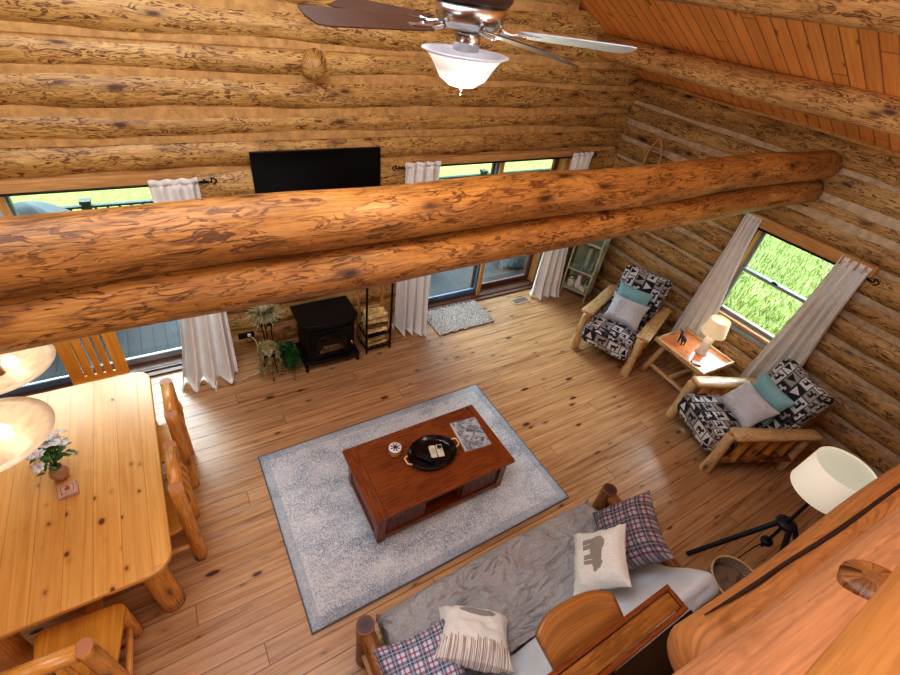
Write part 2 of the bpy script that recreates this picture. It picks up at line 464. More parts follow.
M['crack'] = m_plain('dark_wood_crack', (58, 30, 14), .9)
M['black_metal'] = m_plain('black_iron', (20, 19, 18), .42, .4, .2, 30)
M['stove'] = m_plain('black_cast_iron', (17, 18, 20), .5, .3, .15, 30, bump=.1)
M['dark_metal'] = m_plain('charcoal_metal', (46, 50, 58), .4, .5, .1)
M['chrome'] = m_plain('brushed_nickel', (200, 198, 194), .25, 1, .05)
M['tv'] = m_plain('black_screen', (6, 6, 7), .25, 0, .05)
M['white'] = m_plain('white_ceramic', (232, 230, 226), .25, 0, .03)
M['white_frame'] = m_plain('grey_vinyl_frame', (150, 154, 156), .4, 0, .03)
M['blue_frame'] = m_plain('pale_blue_frame', (104, 126, 150), .4, 0, .03)
M['bronze'] = m_plain('bronze_door_frame', (104, 70, 50), .4, 0, .08)
M['fan_wood'] = m_plain('dark_fan_blade', (64, 40, 26), .4, 0, .12, 12)
M['fan_sheen'] = m_plain('fan_blade_painted_sheen', (176, 190, 200), .3, .2, .05, 12)  # reflection on one dark blade, painted as a silver colour
M['green_metal'] = m_plain('sage_metal', (190, 196, 172), .45, .3, .08)
M['soil'] = m_plain('potting_soil', (60, 44, 32), .9, 0, .3, 40)
M['green_leaf'] = m_plain('fern_leaf', (38, 78, 30), .55, 0, .4, 20)
M['pale_leaf'] = m_plain('pale_dried_leaf', (164, 158, 118), .7, 0, .25, 20)
M['sage_leaf'] = m_plain('trailing_leaf', (146, 140, 88), .7, 0, .3, 30)
M['bark'] = m_plain('split_firewood', (220, 184, 126), .8, 0, .25, 18, bump=.4)
M['birch'] = m_plain('firewood_bark', (96, 70, 46), .9, 0, .4, 24, bump=.5)
M['paper'] = m_plain('paper', (226, 226, 222), .5)
M['cord'] = m_plain('white_cord', (216, 206, 190), .5)
M['wicker'] = None
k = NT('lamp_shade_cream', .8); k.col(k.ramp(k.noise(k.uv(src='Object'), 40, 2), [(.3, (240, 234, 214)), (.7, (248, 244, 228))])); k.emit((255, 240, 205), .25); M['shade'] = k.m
k = NT('table_lamp_shade', .8); k.col(k.ramp(k.noise(k.uv(src='Object'), 40, 2), [(.3, (250, 226, 184)), (.7, (255, 236, 200))])); k.emit((255, 220, 165), .3); M['shade_lit'] = k.m
k = NT('alabaster_glass', .25); k.col(k.ramp(k.noise(k.uv(src='Object'), 9, 4, .6, 1.5), [(.3, (196, 172, 138)), (.7, (222, 202, 170))])); k.emit((255, 214, 160), .10); M['alabaster'] = k.m
k = NT('frosted_glass_bowl', .3); k.col(k.ramp(k.noise(k.uv(src='Object'), 9, 4, .6, 1.5), [(.3, (196, 192, 194)), (.7, (214, 212, 214))])); k.emit((225, 222, 232), .18); M['frost'] = k.m
k = NT('glowing_bulb', .3); k.col((255, 240, 215)); k.emit((255, 236, 205), 3); M['bulb'] = k.m

def m_glass(name, tint=(235, 242, 240), gl=.06):
    k = NT(name); t = k.t
    tr = k.n('ShaderNodeBsdfTransparent'); tr.inputs[0].default_value = lin(tint)
    g = k.n('ShaderNodeBsdfGlossy'); g.inputs['Roughness'].default_value = .02
    lw = k.n('ShaderNodeLayerWeight'); lw.inputs[0].default_value = .25
    f = k.math('ADD', k.math('MULTIPLY', lw.outputs['Fresnel'], .5), gl * .3, clamp=True)
    mx = k.n('ShaderNodeMixShader'); k.l(f, mx.inputs[0]); k.l(tr.outputs[0], mx.inputs[1]); k.l(g.outputs[0], mx.inputs[2])
    k.l(mx.outputs[0], t.nodes['Material Output'].inputs[0]); return k.m
M['glass'] = m_glass('window_glass')
M['stove_glass'] = m_glass('smoky_glass', (120, 116, 112), .2)

def m_plaid(name, base, dark, red, rep=7):
    k = NT(name, .8, 0, .2); v = k.sep(k.uv((rep, rep, 1)))
    c = base
    out = None
    def stripe(x, lo, hi):
        f = k.math('FRACT', x); return k.math('MULTIPLY', k.math('GREATER_THAN', f, lo), k.math('LESS_THAN', f, hi))
    x, y = v[0], v[1]
    c = k.mix(k.math('MULTIPLY', stripe(x, .0, .42), .62), base, dark)
    c = k.mix(k.math('MULTIPLY', stripe(y, .0, .42), .62), c, dark)
    c = k.mix(k.math('MULTIPLY', stripe(x, .62, .74), .7), c, red)
    c = k.mix(k.math('MULTIPLY', stripe(y, .62, .74), .7), c, red)
    c = k.mix(k.math('MULTIPLY', stripe(x, .17, .23), .6), c, base)
    c = k.mix(k.math('MULTIPLY', stripe(y, .17, .23), .6), c, base)
    k.col(c); k.bump(k.noise(k.uv(src='Object'), 9, 2, .5, 1.5), .4, .02)
    return k.m
M['plaid'] = m_plaid('plaid_flannel', (200, 206, 220), (22, 28, 56), (140, 20, 48), 6)
M['plaid2'] = m_plaid('dark_plaid_flannel', (168, 160, 166), (26, 24, 38), (96, 18, 38), 5)

# armchair patchwork print: little cream and black tiles with animal and tree shapes
k = NT('wildlife_patchwork_print', .8, 0, .2)
uv = k.uv((1, 1, 1)); s3 = k.sep(uv)
cw, ch = .15, .11
row = k.math('FLOOR', k.math('DIVIDE', s3[1], ch))
xs = k.math('ADD', k.math('DIVIDE', s3[0], cw), k.math('MULTIPLY', row, .43))
cx = k.math('FLOOR', xs)
idv = k.n('ShaderNodeCombineXYZ'); k.l(row, idv.inputs[0]); k.l(cx, idv.inputs[1])
wn = k.n('ShaderNodeTexWhiteNoise', noise_dimensions='2D'); k.l(idv.outputs[0], wn.inputs[0])
inv = k.math('GREATER_THAN', wn.outputs[0], .58)
fx = k.math('SUBTRACT', k.math('FRACT', xs), .5); fy = k.math('SUBTRACT', k.math('FRACT', k.math('DIVIDE', s3[1], ch)), .5)
def ell(k, x, y, cx, cy, rx, ry):
    a = k.math('DIVIDE', k.math('SUBTRACT', x, cx), rx); b = k.math('DIVIDE', k.math('SUBTRACT', y, cy), ry)
    return k.math('LESS_THAN', k.math('ADD', k.math('MULTIPLY', a, a), k.math('MULTIPLY', b, b)), 1)
def rect(k, x, y, cx, cy, rx, ry):
    return k.math('MULTIPLY', k.math('LESS_THAN', k.math('ABSOLUTE', k.math('SUBTRACT', x, cx)), rx), k.math('LESS_THAN', k.math('ABSOLUTE', k.math('SUBTRACT', y, cy)), ry))
def union(k, L):
    r = L[0]
    for q in L[1:]: r = k.math('MAXIMUM', r, q)
    return r
animal = union(k, [ell(k, fx, fy, -.02, .02, .24, .13), ell(k, fx, fy, .25, .14, .1, .1), rect(k, fx, fy, -.19, -.18, .035, .18), rect(k, fx, fy, -.1, -.18, .03, .18), rect(k, fx, fy, .1, -.18, .03, .18), rect(k, fx, fy, .18, -.18, .035, .18), rect(k, fx, fy, .24, .27, .09, .03)])
tree = k.math('MULTIPLY', k.math('LESS_THAN', k.math('ABSOLUTE', fx), k.math('MULTIPLY', k.math('SUBTRACT', .38, fy), .42)), k.math('GREATER_THAN', fy, -.36))
sel = k.math('GREATER_THAN', k.math('FRACT', k.math('MULTIPLY', wn.outputs[0], 7.7)), .6)
shape = k.math('ADD', k.math('MULTIPLY', animal, k.math('SUBTRACT', 1, sel)), k.math('MULTIPLY', tree, sel))
edge = k.math('LESS_THAN', k.math('MINIMUM', k.math('SUBTRACT', .5, k.math('ABSOLUTE', fx)), k.math('SUBTRACT', .5, k.math('ABSOLUTE', fy))), .045)
val = k.math('ABSOLUTE', k.math('SUBTRACT', inv, shape))
tint = k.mix(k.math('GREATER_THAN', k.math('FRACT', k.math('MULTIPLY', wn.outputs[0], 3.3)), .6), (216, 220, 222), (164, 162, 160))
c = k.mix(val, tint, (44, 43, 50)); c = k.mix(edge, c, (84, 82, 86))
k.col(c); k.bump(k.noise(k.uv(src='Object'), 80, 2), .15, .01)
M['print'] = k.m

# bear silhouette on pillow
k = NT('bear_print_canvas', .8, 0, .2)
s3 = k.sep(k.uv()); x, y = s3[0], s3[1]
bear = union(k, [ell(k, x, y, .47, .56, .2, .115), ell(k, x, y, .36, .6, .12, .12), ell(k, x, y, .68, .54, .085, .08), ell(k, x, y, .76, .51, .05, .04), ell(k, x, y, .66, .62, .03, .03),
                 rect(k, x, y, .31, .42, .045, .12), rect(k, x, y, .40, .40, .035, .1), rect(k, x, y, .55, .41, .035, .1), rect(k, x, y, .63, .42, .035, .11)])
n = k.noise(k.uv(src='Object'), 60, 2)
k.col(k.mix(bear, k.ramp(n, [(.3, (226, 224, 214)), (.7, (240, 238, 230))]), (158, 148, 138)))
k.bump(k.noise(k.uv(src='Object'), 9, 2, .5, 1.2), .3, .02); M['bear'] = k.m
k = NT('reed_print_canvas', .8, 0, .2)
s3 = k.sep(k.uv()); x, y = s3[0], s3[1]
bear2 = union(k, [ell(k, x, y, .5, .72, .24, .08), ell(k, x, y, .72, .76, .06, .05)])
st = k.noise(k.uv((52, 1.2, 1)), 1, 2)
reed = k.math('MULTIPLY', k.math('GREATER_THAN', st, .5), k.math('LESS_THAN', y, k.math('ADD', .04, k.math('MULTIPLY', k.noise(k.uv((22, .1, 1)), 1, 2), .34))))
c = k.mix(bear2, (236, 234, 226), (160, 154, 150)); c = k.mix(k.math('MULTIPLY', reed, .75), c, (150, 108, 66))
k.col(c); k.bump(k.noise(k.uv(src='Object'), 9, 2, .5, 1.2), .3, .02); M['reed'] = k.m

# rug
k = NT('distressed_rug_weave', .95, 0, .1)
s3 = k.sep(k.uv())
big = k.noise(k.uv((1.6, 3.2, 1)), 1, 4, .65, .4)
fine = k.noise(k.uv((120, 90, 1)), 1, 3, .7)
mid = k.vor(k.uv((75, 56, 1)), 1)
val = k.math('ADD', k.math('MULTIPLY', big, .55), k.math('ADD', k.math('MULTIPLY', fine, .6), k.math('MULTIPLY', mid, .22)))
c = k.ramp(val, [(.48, (110, 122, 134)), (.59, (166, 178, 188)), (.69, (216, 220, 222)), (.85, (238, 240, 240))])
ex = k.math('MINIMUM', s3[0], k.math('SUBTRACT', 2.64, s3[0])); ey = k.math('MINIMUM', s3[1], k.math('SUBTRACT', 1.78, s3[1])); ed = k.math('MINIMUM', ex, ey)
c = k.mix(k.math('MULTIPLY', k.math('LESS_THAN', ed, .09), k.math('MULTIPLY', fine, .8)), c, (150, 162, 176))
c = k.mix(k.math('LESS_THAN', ed, .012), c, (120, 124, 128))
k.col(c); k.bump(k.math('ADD', fine, mid), .6, .01); M['rug'] = k.m
k = NT('shaggy_mat_pile', .95, 0, .1)
k.col(k.ramp(k.noise(k.uv((60, 60, 1), src='Object'), 1, 3, .8), [(.36, (130, 116, 104)), (.5, (200, 192, 184)), (.62, (244, 242, 238))])); M['mat'] = k.m

# outdoors
k = NT('lawn_grass', .9, 0, .1)
a = k.noise(k.uv(src='Object'), .5, 3); b = k.noise(k.uv(src='Object'), 9, 5, .7)
k.col(k.mix(.6, k.ramp(a, [(.3, (132, 146, 66)), (.7, (164, 168, 92))]), k.ramp(b, [(.3, (118, 134, 58)), (.7, (184, 184, 126))]))); M['lawn'] = k.m
k = NT('meadow_plants', .8, 0, .2)
a = k.noise(k.uv(src='Object'), 2.2, 4, .65); b = k.noise(k.uv(src='Object'), 24, 4, .7)
k.col(k.mix(.5, k.ramp(a, [(.3, (100, 120, 44)), (.5, (142, 154, 66)), (.7, (184, 188, 124))]), k.ramp(b, [(.3, (76, 102, 34)), (.5, (144, 156, 70)), (.64, (204, 206, 170))]))); M['meadow'] = k.m
M['rail_green'] = m_plain('dark_green_rail', (38, 62, 52), .5, .1, .1)
M['cover'] = m_plain('grill_cover', (74, 86, 90), .6, 0, .1)
k = NT('woven_basket', .7, 0, .2)
s3 = k.sep(k.uv((1, 1, 1)))
w1 = k.math('SINE', k.math('MULTIPLY', s3[0], 260)); w2 = k.math('SINE', k.math('MULTIPLY', s3[1], 240))
k.col(k.ramp(k.math('MULTIPLY', w1, w2), [(.3, (140, 114, 92)), (.6, (206, 184, 156))])); k.bump(k.math('MULTIPLY', w1, w2), .6, .01); M['wicker'] = k.m
k = NT('glossy_photo_cover', .12, 0, .6)
s3 = k.sep(k.uv()); n = k.noise(k.uv((4, 6, 1)), 1, 4, .6, 1.2)
c = k.ramp(n, [(.3, (66, 74, 78)), (.48, (150, 160, 168)), (.6, (206, 214, 222)), (.75, (120, 128, 110))])
k.col(c); M['magazine'] = k.m
# ================================================================== CAMERA
r0 = Vector((.85727025, -.49992997, .12311682)); r1 = Vector((-.23071801, -.58677972, -.77618217)); r2 = Vector((.46027918, .63699261, -.61837165))
cam_d = bpy.data.cameras.new('camera'); cam = bpy.data.objects.new('camera', cam_d); COL.objects.link(cam)
mw = Matrix.Identity(4)
for i in range(3):
    mw[i][0] = r0[i]; mw[i][1] = -r1[i]; mw[i][2] = -r2[i]
mw[2][3] = 4.0
cam.matrix_world = mw
cam_d.sensor_width = 36; cam_d.lens = 36 * 453.68 / 900; cam_d.clip_start = .01
scene.camera = cam

# ================================================================== ROOM SHELL
XR, YF = 6.1, 4.9
ROOF0, SL = 3.24, .5
def roofz(x): return ROOF0 + (XR - abs(x)) * SL
# floor, boards run along x
mb = MB(); mb.grid(lambda u, v: (-6.2 + 12.5 * u, -4.6 + 9.6 * v, 0), 1, 1, sm=False, uvs=(12.5, 9.6))
struct(mb.build('floor', M['floor']))
# deck and lawn
mb = MB(); mb.grid(lambda u, v: (-8 + 20 * v, 5.16 + 2.5 * u, -.06), 1, 1, sm=False, uvs=(2.5, 20), flip=True)
struct(mb.build('deck', M['deck']))
def lawnz(x, y): return -.9 + .10 * max(0, y - 9) + .25 * noise.noise(Vector((x * .1, y * .1, 0)))
mb = MB(); mb.grid(lambda u, v: (-40 + 90 * u, 7.66 + 60 * v, lawnz(-40 + 90 * u, 7.66 + 60 * v)), 40, 30)
struct(mb.build('lawn', M['lawn']))
def meadz(x, y): return .1 + .16 * (x - 6.6) + .12 * noise.noise(Vector((x * .5, y * .5, 0)))
mb = MB(); mb.grid(lambda u, v: (6.6 + 20 * u, -8 + 15.6 * v, meadz(6.6 + 20 * u, -8 + 15.6 * v)), 40, 40)
tag(struct(mb.build('meadow', M['meadow'])))
# meadow weeds (uncountable)
mb = MB()
for i in range(26000):
    x = 6.9 + random.random() ** 1.4 * 7; y = -1.5 + random.random() * 7.5
    z = meadz(x, y); h = .03 + .08 * random.random() * (1.3 + noise.noise(Vector((x, y, 5))))
    a = random.random() * 6.28; w = .003 + .004 * random.random(); dx, dy = math.cos(a), math.sin(a); lx, ly = (random.random() - .5) * .07, (random.random() - .5) * .07
    b = len(mb.v)
    mb.v += [(x - dx * w, y - dy * w, z), (x + dx * w, y + dy * w, z), (x + dx * w * 1.4 + lx * .5, y + dy * w * 1.4 + ly * .5, z + h * .6), (x + lx, y + ly, z + h)]
    mb.face((b, b + 1, b + 2, b + 3), ((0, 0), (1, 0), (1, 1), (0, 1)))
tag(mb.build('meadow_grass', M['meadow']), kind='stuff')

# far wall logs
BF = [0, .27, .54, .81, 1.08, 1.35, 1.62, 1.90, 2.26, 2.54, 2.79, 3.08, 3.33, 3.61, 3.86, 4.13, 4.40, 4.66, 4.94, 5.2, 5.5, 5.8, 6.1, 6.35]
BR = [0, .27, .55, .82, 1.08, 1.35, 1.62, 1.88, 2.17, 2.43, 2.66, 2.93, 3.24]
D1 = (-2.45, .08); D2 = (2.74, 5.14); DH = 2.25
WY = (1.40, 2.46); WZ = (.86, 2.12)
def segs(lo, hi, z, openings):
    S = [(lo, hi)]
    for (a, b, z0, z1) in openings:
        if z0 < z < z1:
            T = []
            for (p, q) in S:
                if p < a: T.append((p, min(q, a)))
                if q > b: T.append((max(p, b), q))
            S = T
    return [s for s in S if s[1] - s[0] > .05]
opF = [(D1[0], D1[1], -.1, 2.2), (D2[0], D2[1], -.1, 2.2)]
mb = MB(); mc = MB()
for i in range(len(BF) - 1):
    z = (BF[i] + BF[i + 1]) / 2; h = BF[i + 1] - BF[i]
    ext = min(6.35, XR - (z - ROOF0 - .02) / SL) if z > ROOF0 else 6.35
    if ext < .3: continue
    for (a, b) in segs(-ext, ext, z, opF):
        t = (.006, -.006)[i % 2]
        mb.log((a, YF + .11, z), (b, YF + .11, z), h * .575 + t, h * .575 - t, seg=18, step=.12, amp=.09, bend=.018, mi=0)
        mc.box(((a + b) / 2, YF + .086 + .006 * (i % 3), z), (b - a, .2, h + .04))
w = mb.build('wall_far', [M['wall_log'], M['end']]); struct(w)
mc.build('chinking', M['chink'], w)
# knot / branch stub on far wall
mb = MB(); mb.log((1.47, 4.95, 3.20), (1.43, 4.79, 3.17), .15, .105, amp=.1, dome=.3, mi=1)
mb.build('branch_knot', [M['wall_log'], M['wall_log']], w)
# right wall
mb = MB(); mc = MB()
opR = [(WY[0], WY[1], WZ[0] - .02, WZ[1] + .02)]
for i in range(len(BR) - 1):
    z = (BR[i] + BR[i + 1]) / 2; h = BR[i + 1] - BR[i]
    for (a, b) in segs(-4.7, 5.1, z, opR):
        t = (.008, -.008)[i % 2]
        mb.log((XR + .11, a, z), (XR + .11, b, z), h * .575 + t, h * .575 - t, seg=18, step=.12, amp=.09, bend=.02)
        mc.box((XR + .094 + .006 * (i % 3), (a + b) / 2, z), (.2, b - a, h + .04), ax=1)
w = mb.build('wall_right', [M['side_log'], M['end']]); struct(w)
mc.build('chinking', M['chink2'], w)
# left and back walls (outside the view, close the room)
mb = MB()
for i in range(12): mb.log((-XR - .1, -4.7, .135 + i * .27), (-XR - .1, 5.1, .135 + i * .27), .155, .15, seg=12, step=.4)
struct(mb.build('wall_left', [M['side_log'], M['end']]))
mb = MB()
for i in range(22):
    z = .135 + i * .27; ext = min(6.3, XR - (z - ROOF0) / SL) if z > ROOF0 else 6.3
    mb.log((-ext, -4.7, z), (ext, -4.7, z), .155, .15, seg=12, step=.4)
struct(mb.build('wall_back', [M['wall_log'], M['end']]))
# ceiling boards run up the slope
L = math.hypot(XR + .3, (XR + .3) * SL)
mb = MB()
for sgn in (1, -1):
    mb.grid(lambda u, v: (sgn * (XR + .3) * (1 - u), -4.9 + 10.3 * v, ROOF0 - .3 * SL + (XR + .3) * SL * u), 1, 1, sm=False, uvs=(L, 10.3), flip=sgn > 0)
c = mb.build('ceiling', M['ceil'], solid=.05); struct(c)
# rope-like strip where side wall meets ceiling
mb = MB(); mb.tube([(XR - .03 + .012 * math.sin(y), y, ROOF0 - .03 + .01 * math.sin(y * 3.1)) for y in [-4.5 + .5 * q for q in range(19)]], .022, seg=8, sub=3)
struct(mb.build('trim_1', M['chink']))
# purlins
def beam(name, label, p0, p1, r0, r1, mat='purlin_log', **kw):
    mb = MB(); mb.log(p0, p1, r0, r1, seg=26, step=.1, amp=.05, bend=.03, **kw)
    o = mb.build(name, [M[mat], M['end']]); tag(o, label, 'beam', kind='thing'); return o
beam('roof_purlin', 'round log purlin under the orange ceiling boards nearest the window wall', (5.17, -4.6, 3.56), (5.17, 5.0, 3.56), .125, .135)
beam('roof_purlin', 'round log purlin across the very top right corner of the ceiling', (3.9, -4.6, 4.2), (3.9, 5.0, 4.2), .14, .15)
o = beam('high_purlin', '', (2.2, -4.6, 5.04), (2.2, 5.0, 5.04), .14, .15)  # third log purlin, high under the roof and out of view
struct(o); o2 = beam('ridge_log', '', (0, -4.6, 6.08), (0, 5.0, 6.08), .15, .15); struct(o2)  # log along the roof ridge, out of view
for q in (o, o2):
    for kk in ('label', 'category'):
        if kk in q: del q[kk]
# double beam
beam('log_beam', 'upper thick orange log of the double beam crossing the room', (-6.1, 2.15, 2.95), (6.06, 2.15, 2.95), .15, .146, 'beam_log', dome=.35, endmi=0)
beam('log_beam', 'lower log of the double beam, lying under the thicker one', (-6.1, 2.15, 2.672), (6.0, 2.15, 2.672), .135, .135, 'beam_log')
# loft edge logs in the foreground
beam('rail_log', 'orange foreground log with a long crack, lowest of the three at bottom right', (1.04, -.113, 2.51), (6.0, -.33, 2.51), .137, .145, 'rail_log', dome=.5, endmi=0)
o = beam('rail_log', 'broad foreground log with a round cut knot at bottom right', (.66, -.186, 2.92), (6.0, -.55, 2.93), .15, .16, 'rail_log2', dome=.6, endmi=0)
mb = MB(); mb.log((1.17, -.18, 2.985), (1.165, -.148, 3.052), .064, .058, amp=.12, dome=.3, seg=18, step=.02, mi=0); mb.build('cut_knot', [M['dark_log'], M['dark_log']], o)
beam('hand_rail', 'blurred pale orange rail log nearest the camera at the bottom right corner', (.2, -.19, 3.5), (6.0, -.21, 3.52), .1, .11, 'rail_log3')
mb = MB(); mb.tube([(x, -.113 - .0438 * (x - 1.04) + .139 * math.cos(R(f)), 2.51 + .139 * math.sin(R(f))) for x, f in ((1.1, 36), (1.3, 44), (1.5, 47), (1.75, 54), (2.1, 57), (2.6, 60), (3.2, 64))], [.002, .007, .006, .008, .008, .007, .002], seg=8); 
for ob in bpy.data.objects:
    if ob.get('label', '').startswith('orange foreground log'): mb.build('crack', M['crack'], ob)
# loft floor behind the camera
mb = MB(); mb.box((3.55, -2.5, 2.32), (5.0, 4.1, .06)); struct(mb.build('floor_loft', M['red_wood2']))

# ------------------------------------------------------------------ doors in far wall
def sliding_door(name, x0, x1, xm):
    mb = MB(); t = .05
    mb.box(((x0 + x1) / 2, YF + .1, DH - .015), (x1 - x0, .26, .03)); 
    for x in (x0 + .03, x1 - .03): mb.box((x, YF + .1, DH / 2), (.07, .26, DH))
    f = mb.build(name, M['trim_wood'], bevel=.004); struct(f)
    mb = MB(); mb.box(((x0 + x1) / 2, YF - .05, DH - .02), (x1 - x0 + .36, .05, .10)); mb.build('head_board', M['trim_wood'], f, bevel=.006)
    mb = MB(); mb.box(((x0 + x1) / 2, YF + .06, .015), (x1 - x0, .24, .05)); mb.box(((x0 + x1) / 2, YF - .09, .012), (x1 - x0, .09, .024)); mb.box(((x0 + x1) / 2, YF - .02, .03), (x1 - x0, .02, .03)); mb.build('threshold', M['bronze'], f, bevel=.004)
    for q, (a, b, yy) in enumerate(((x0 + .06, xm + .04, YF + .06), (xm - .04, x1 - .06, YF + .13))):
        mb = MB()
        for xx in (a + .035, b - .035): mb.box((xx, yy, DH / 2), (.07, .045, DH - .1))
        for zz in (.085, DH - .07): mb.box(((a + b) / 2, yy, zz), (b - a - .14, .045, .08))
        p = mb.build('sliding_panel', M['blue_frame'] if q == 0 else (M['bronze'] if x0 > 0 else M['white_frame']), f, bevel=.004)
        mb = MB(); mb.box(((a + b) / 2, yy, DH / 2), (b - a - .14, .006, DH - .26)); mb.build('glass_pane', M['glass'], p)
    mb = MB(); mb.box((xm, YF - .02, DH / 2), (.055, .05, DH - .06)); mb.build('centre_post', M['trim_wood'], f, bevel=.004)
    mb = MB(); mb.tube([(xm - .06, YF + .01, .95), (xm - .06, YF - .04, .97), (xm - .06, YF - .04, 1.13), (xm - .06, YF + .01, 1.15)], .01); mb.build('handle', M['black_metal'], f)
sliding_door('door_1', D1[0], D1[1], -1.19)
sliding_door('door_2', D2[0], D2[1], 3.93)

# ------------------------------------------------------------------ right window
mb = MB(); yc = sum(WY) / 2; zc = sum(WZ) / 2
for yy in (WY[0] + .025, WY[1] - .025): mb.box((XR + .1, yy, zc), (.24, .05, WZ[1] - WZ[0]))
mb.box((XR + .1, yc, WZ[1] - .025), (.24, WY[1] - WY[0], .05)); mb.box((XR + .1, yc, WZ[0] + .02), (.24, WY[1] - WY[0], .04))
f = struct(mb.build('window_1', M['trim_wood'], bevel=.004))
mb = MB(); mb.box((XR - .065, yc - .08, WZ[1] + .055), (.07, WY[1] - WY[0] + .30, .12)); mb.build('head_board', M['trim_wood'], f, bevel=.006)
mb = MB(); mb.box((XR - .02, yc, WZ[0] - .03), (.1, WY[1] - WY[0] + .1, .05)); mb.build('window_sill', M['white_frame'], f, bevel=.006)
zm = 1.52
for q, (za, zb, xx) in enumerate(((zm - .02, WZ[1] - .05, XR + .13), (WZ[0] + .04, zm + .02, XR + .09))):
    mb = MB()
    for yy in (WY[0] + .07, WY[1] - .07): mb.box((xx, yy, (za + zb) / 2), (.035, .04, zb - za))
    for zz in (za + .02, zb - .02): mb.box((xx, yc, zz), (.035, WY[1] - WY[0] - .18, .04))
    p = mb.build('window_sash', M['white_frame'], f, bevel=.003)
    mb = MB(); mb.box((xx, yc, (za + zb) / 2), (.005, WY[1] - WY[0] - .17, zb - za - .07)); mb.build('glass_pane', M['glass'], p)
mb = MB(); mb.box((XR + .06, yc + .02, zm + .03), (.03, .07, .02)); mb.tube([(XR + .06, yc + .01, zm + .04), (XR + .04, yc + .04, zm + .045)], .008); mb.build('sash_lock', M['black_metal'], f)

# ------------------------------------------------------------------ curtains
def curtain(label, top, bot, zt, folds, group, depth=.035, n=90, puddle=0, bulge=0, zb=.01):
    # top/bot: ((x0,y0),(x1,y1)) edges in plan
    (a, b), (c, d) = top, bot
    nrm = Vector((-(b[1] - a[1]), b[0] - a[0])).normalized()
    s0 = random.random() * 50
    def fn(u, v):
        # v along width, u down
        e = u ** 1.15
        tx = a[0] + (b[0] - a[0]) * v; ty = a[1] + (b[1] - a[1]) * v
        bx = c[0] + (d[0] - c[0]) * v; by = c[1] + (d[1] - c[1]) * v
        sw = u * u * (3 - 2 * u) if puddle == 0 else u ** 2.6
        x = tx + (bx - tx) * sw; y = ty + (by - ty) * sw
        ph = v * folds * 2 * PI + 1.2 * noise.noise(Vector((v * 3 + s0, u * 1.5, 0)))
        am = depth * (.55 + .9 * u) * (1 + .5 * noise.noise(Vector((v * 4, u * 2, s0))))
        o = am * math.sin(ph) + .12 * am * math.sin(2 * ph + 1) + bulge * math.sin(u * PI)
        x += nrm.x * o; y += nrm.y * o
        z = zt + (zb - zt) * min(1, u * 1.02)
        if puddle and u > .93:
            q = (u - .93) / .07; z = max(z, zb + .03 * (1 + math.sin(ph * .8)) * q); x += nrm.x * .05 * q * math.sin(ph + .6); y += nrm.y * .05 * q * math.sin(ph + .6)
        return (x, y, z)
    t = thing('curtain', label, 'curtain', (0, 0, 0), 0, group)
    mb = MB(); mb.grid(fn, 44, n, uvs=(1, 1))
    mb.build('curtain_panel', M['curtain'], t, solid=.004)
    mb = MB(); mb.grid(lambda u, v: (a[0] + (b[0] - a[0]) * v + nrm.x * (depth * .35 * math.sin(v * folds * 6.28) + (.012 if u < 2 else 0)), a[1] + (b[1] - a[1]) * v + nrm.y * (depth * .35 * math.sin(v * folds * 6.28)), zt + .045 - .06 * u), 2, n)
    mb.build('header_ruffle', M['curtain'], t, solid=.004)
    return t
CY = 4.76
g = 'pale curtains at the sliding doors'
curtain('pale curtain at the right side of the left sliding door, beside the plants', ((-.13, CY), (.27, CY)), ((-.38, 4.46), (.23, 4.36)), 2.2, 3.3, g, .055, puddle=1)
curtain('pale curtain between the firewood rack and the right sliding door', ((2.43, CY), (2.90, CY)), ((2.28, 4.52), (2.66, 4.30)), 2.22, 3.6, g, .05, puddle=1)
curtain('pale curtain at the right end of the right sliding door, beside the cabinet', ((5.08, CY), (5.47, CY)), ((4.78, 4.52), (5.26, 4.40)), 2.22, 3.6, g, .05, puddle=1)
curtain('pale curtain left of the right wall window, behind the table lamp', ((5.98, 2.60), (5.98, 2.40)), ((5.94, 2.72), (5.96, 2.20)), 2.17, 4, 'pale curtains at the right wall window', .03, n=70, zb=.02)
curtain('pale curtain right of the right wall window, above the right armchair', ((5.98, 1.50), (5.98, 1.20)), ((5.97, 1.62), (5.93, 1.08)), 2.17, 4, 'pale curtains at the right wall window', .05, n=80, zb=.02)
def rod(label, p0, p1, wall):
    t = thing('curtain_rod', label, 'curtain rod'); P0, P1 = Vector(p0), Vector(p1); d = (P1 - P0).normalized()
    mb = MB(); mb.tube([P0, (P0 + P1) / 2, P1], .011, seg=8); mb.build('rod', M['black_metal'], t)
    for P, s in ((P0, -1), (P1, 1)):
        mb = MB(); q = P + d * s * .03
        mb.tube([P, q, q + Vector((0, 0, .035)), q + Vector((0, 0, .01)) + d * s * .045, q - Vector((0, 0, .03)) + d * s * .01], .007, seg=8); mb.build('finial', M['black_metal'], t)
        mb = MB(); w = Vector(wall); mb.tube([P - d * s * .03, P - d * s * .03 + w * .06, P - d * s * .03 + w * .14], .01, seg=6); mb.build('bracket', M['black_metal'], t)
rod('black curtain rod over the left sliding door', (-2.5, 4.80, 2.185), (.36, 4.80, 2.185), (0, 1, 0))
rod('black curtain rod over the right sliding door', (2.36, 4.80, 2.195), (5.53, 4.80, 2.195), (0, 1, 0))
rod('black curtain rod over the right wall window', (6.02, 1.16, 2.09), (6.02, 2.52, 2.09), (1, 0, 0))

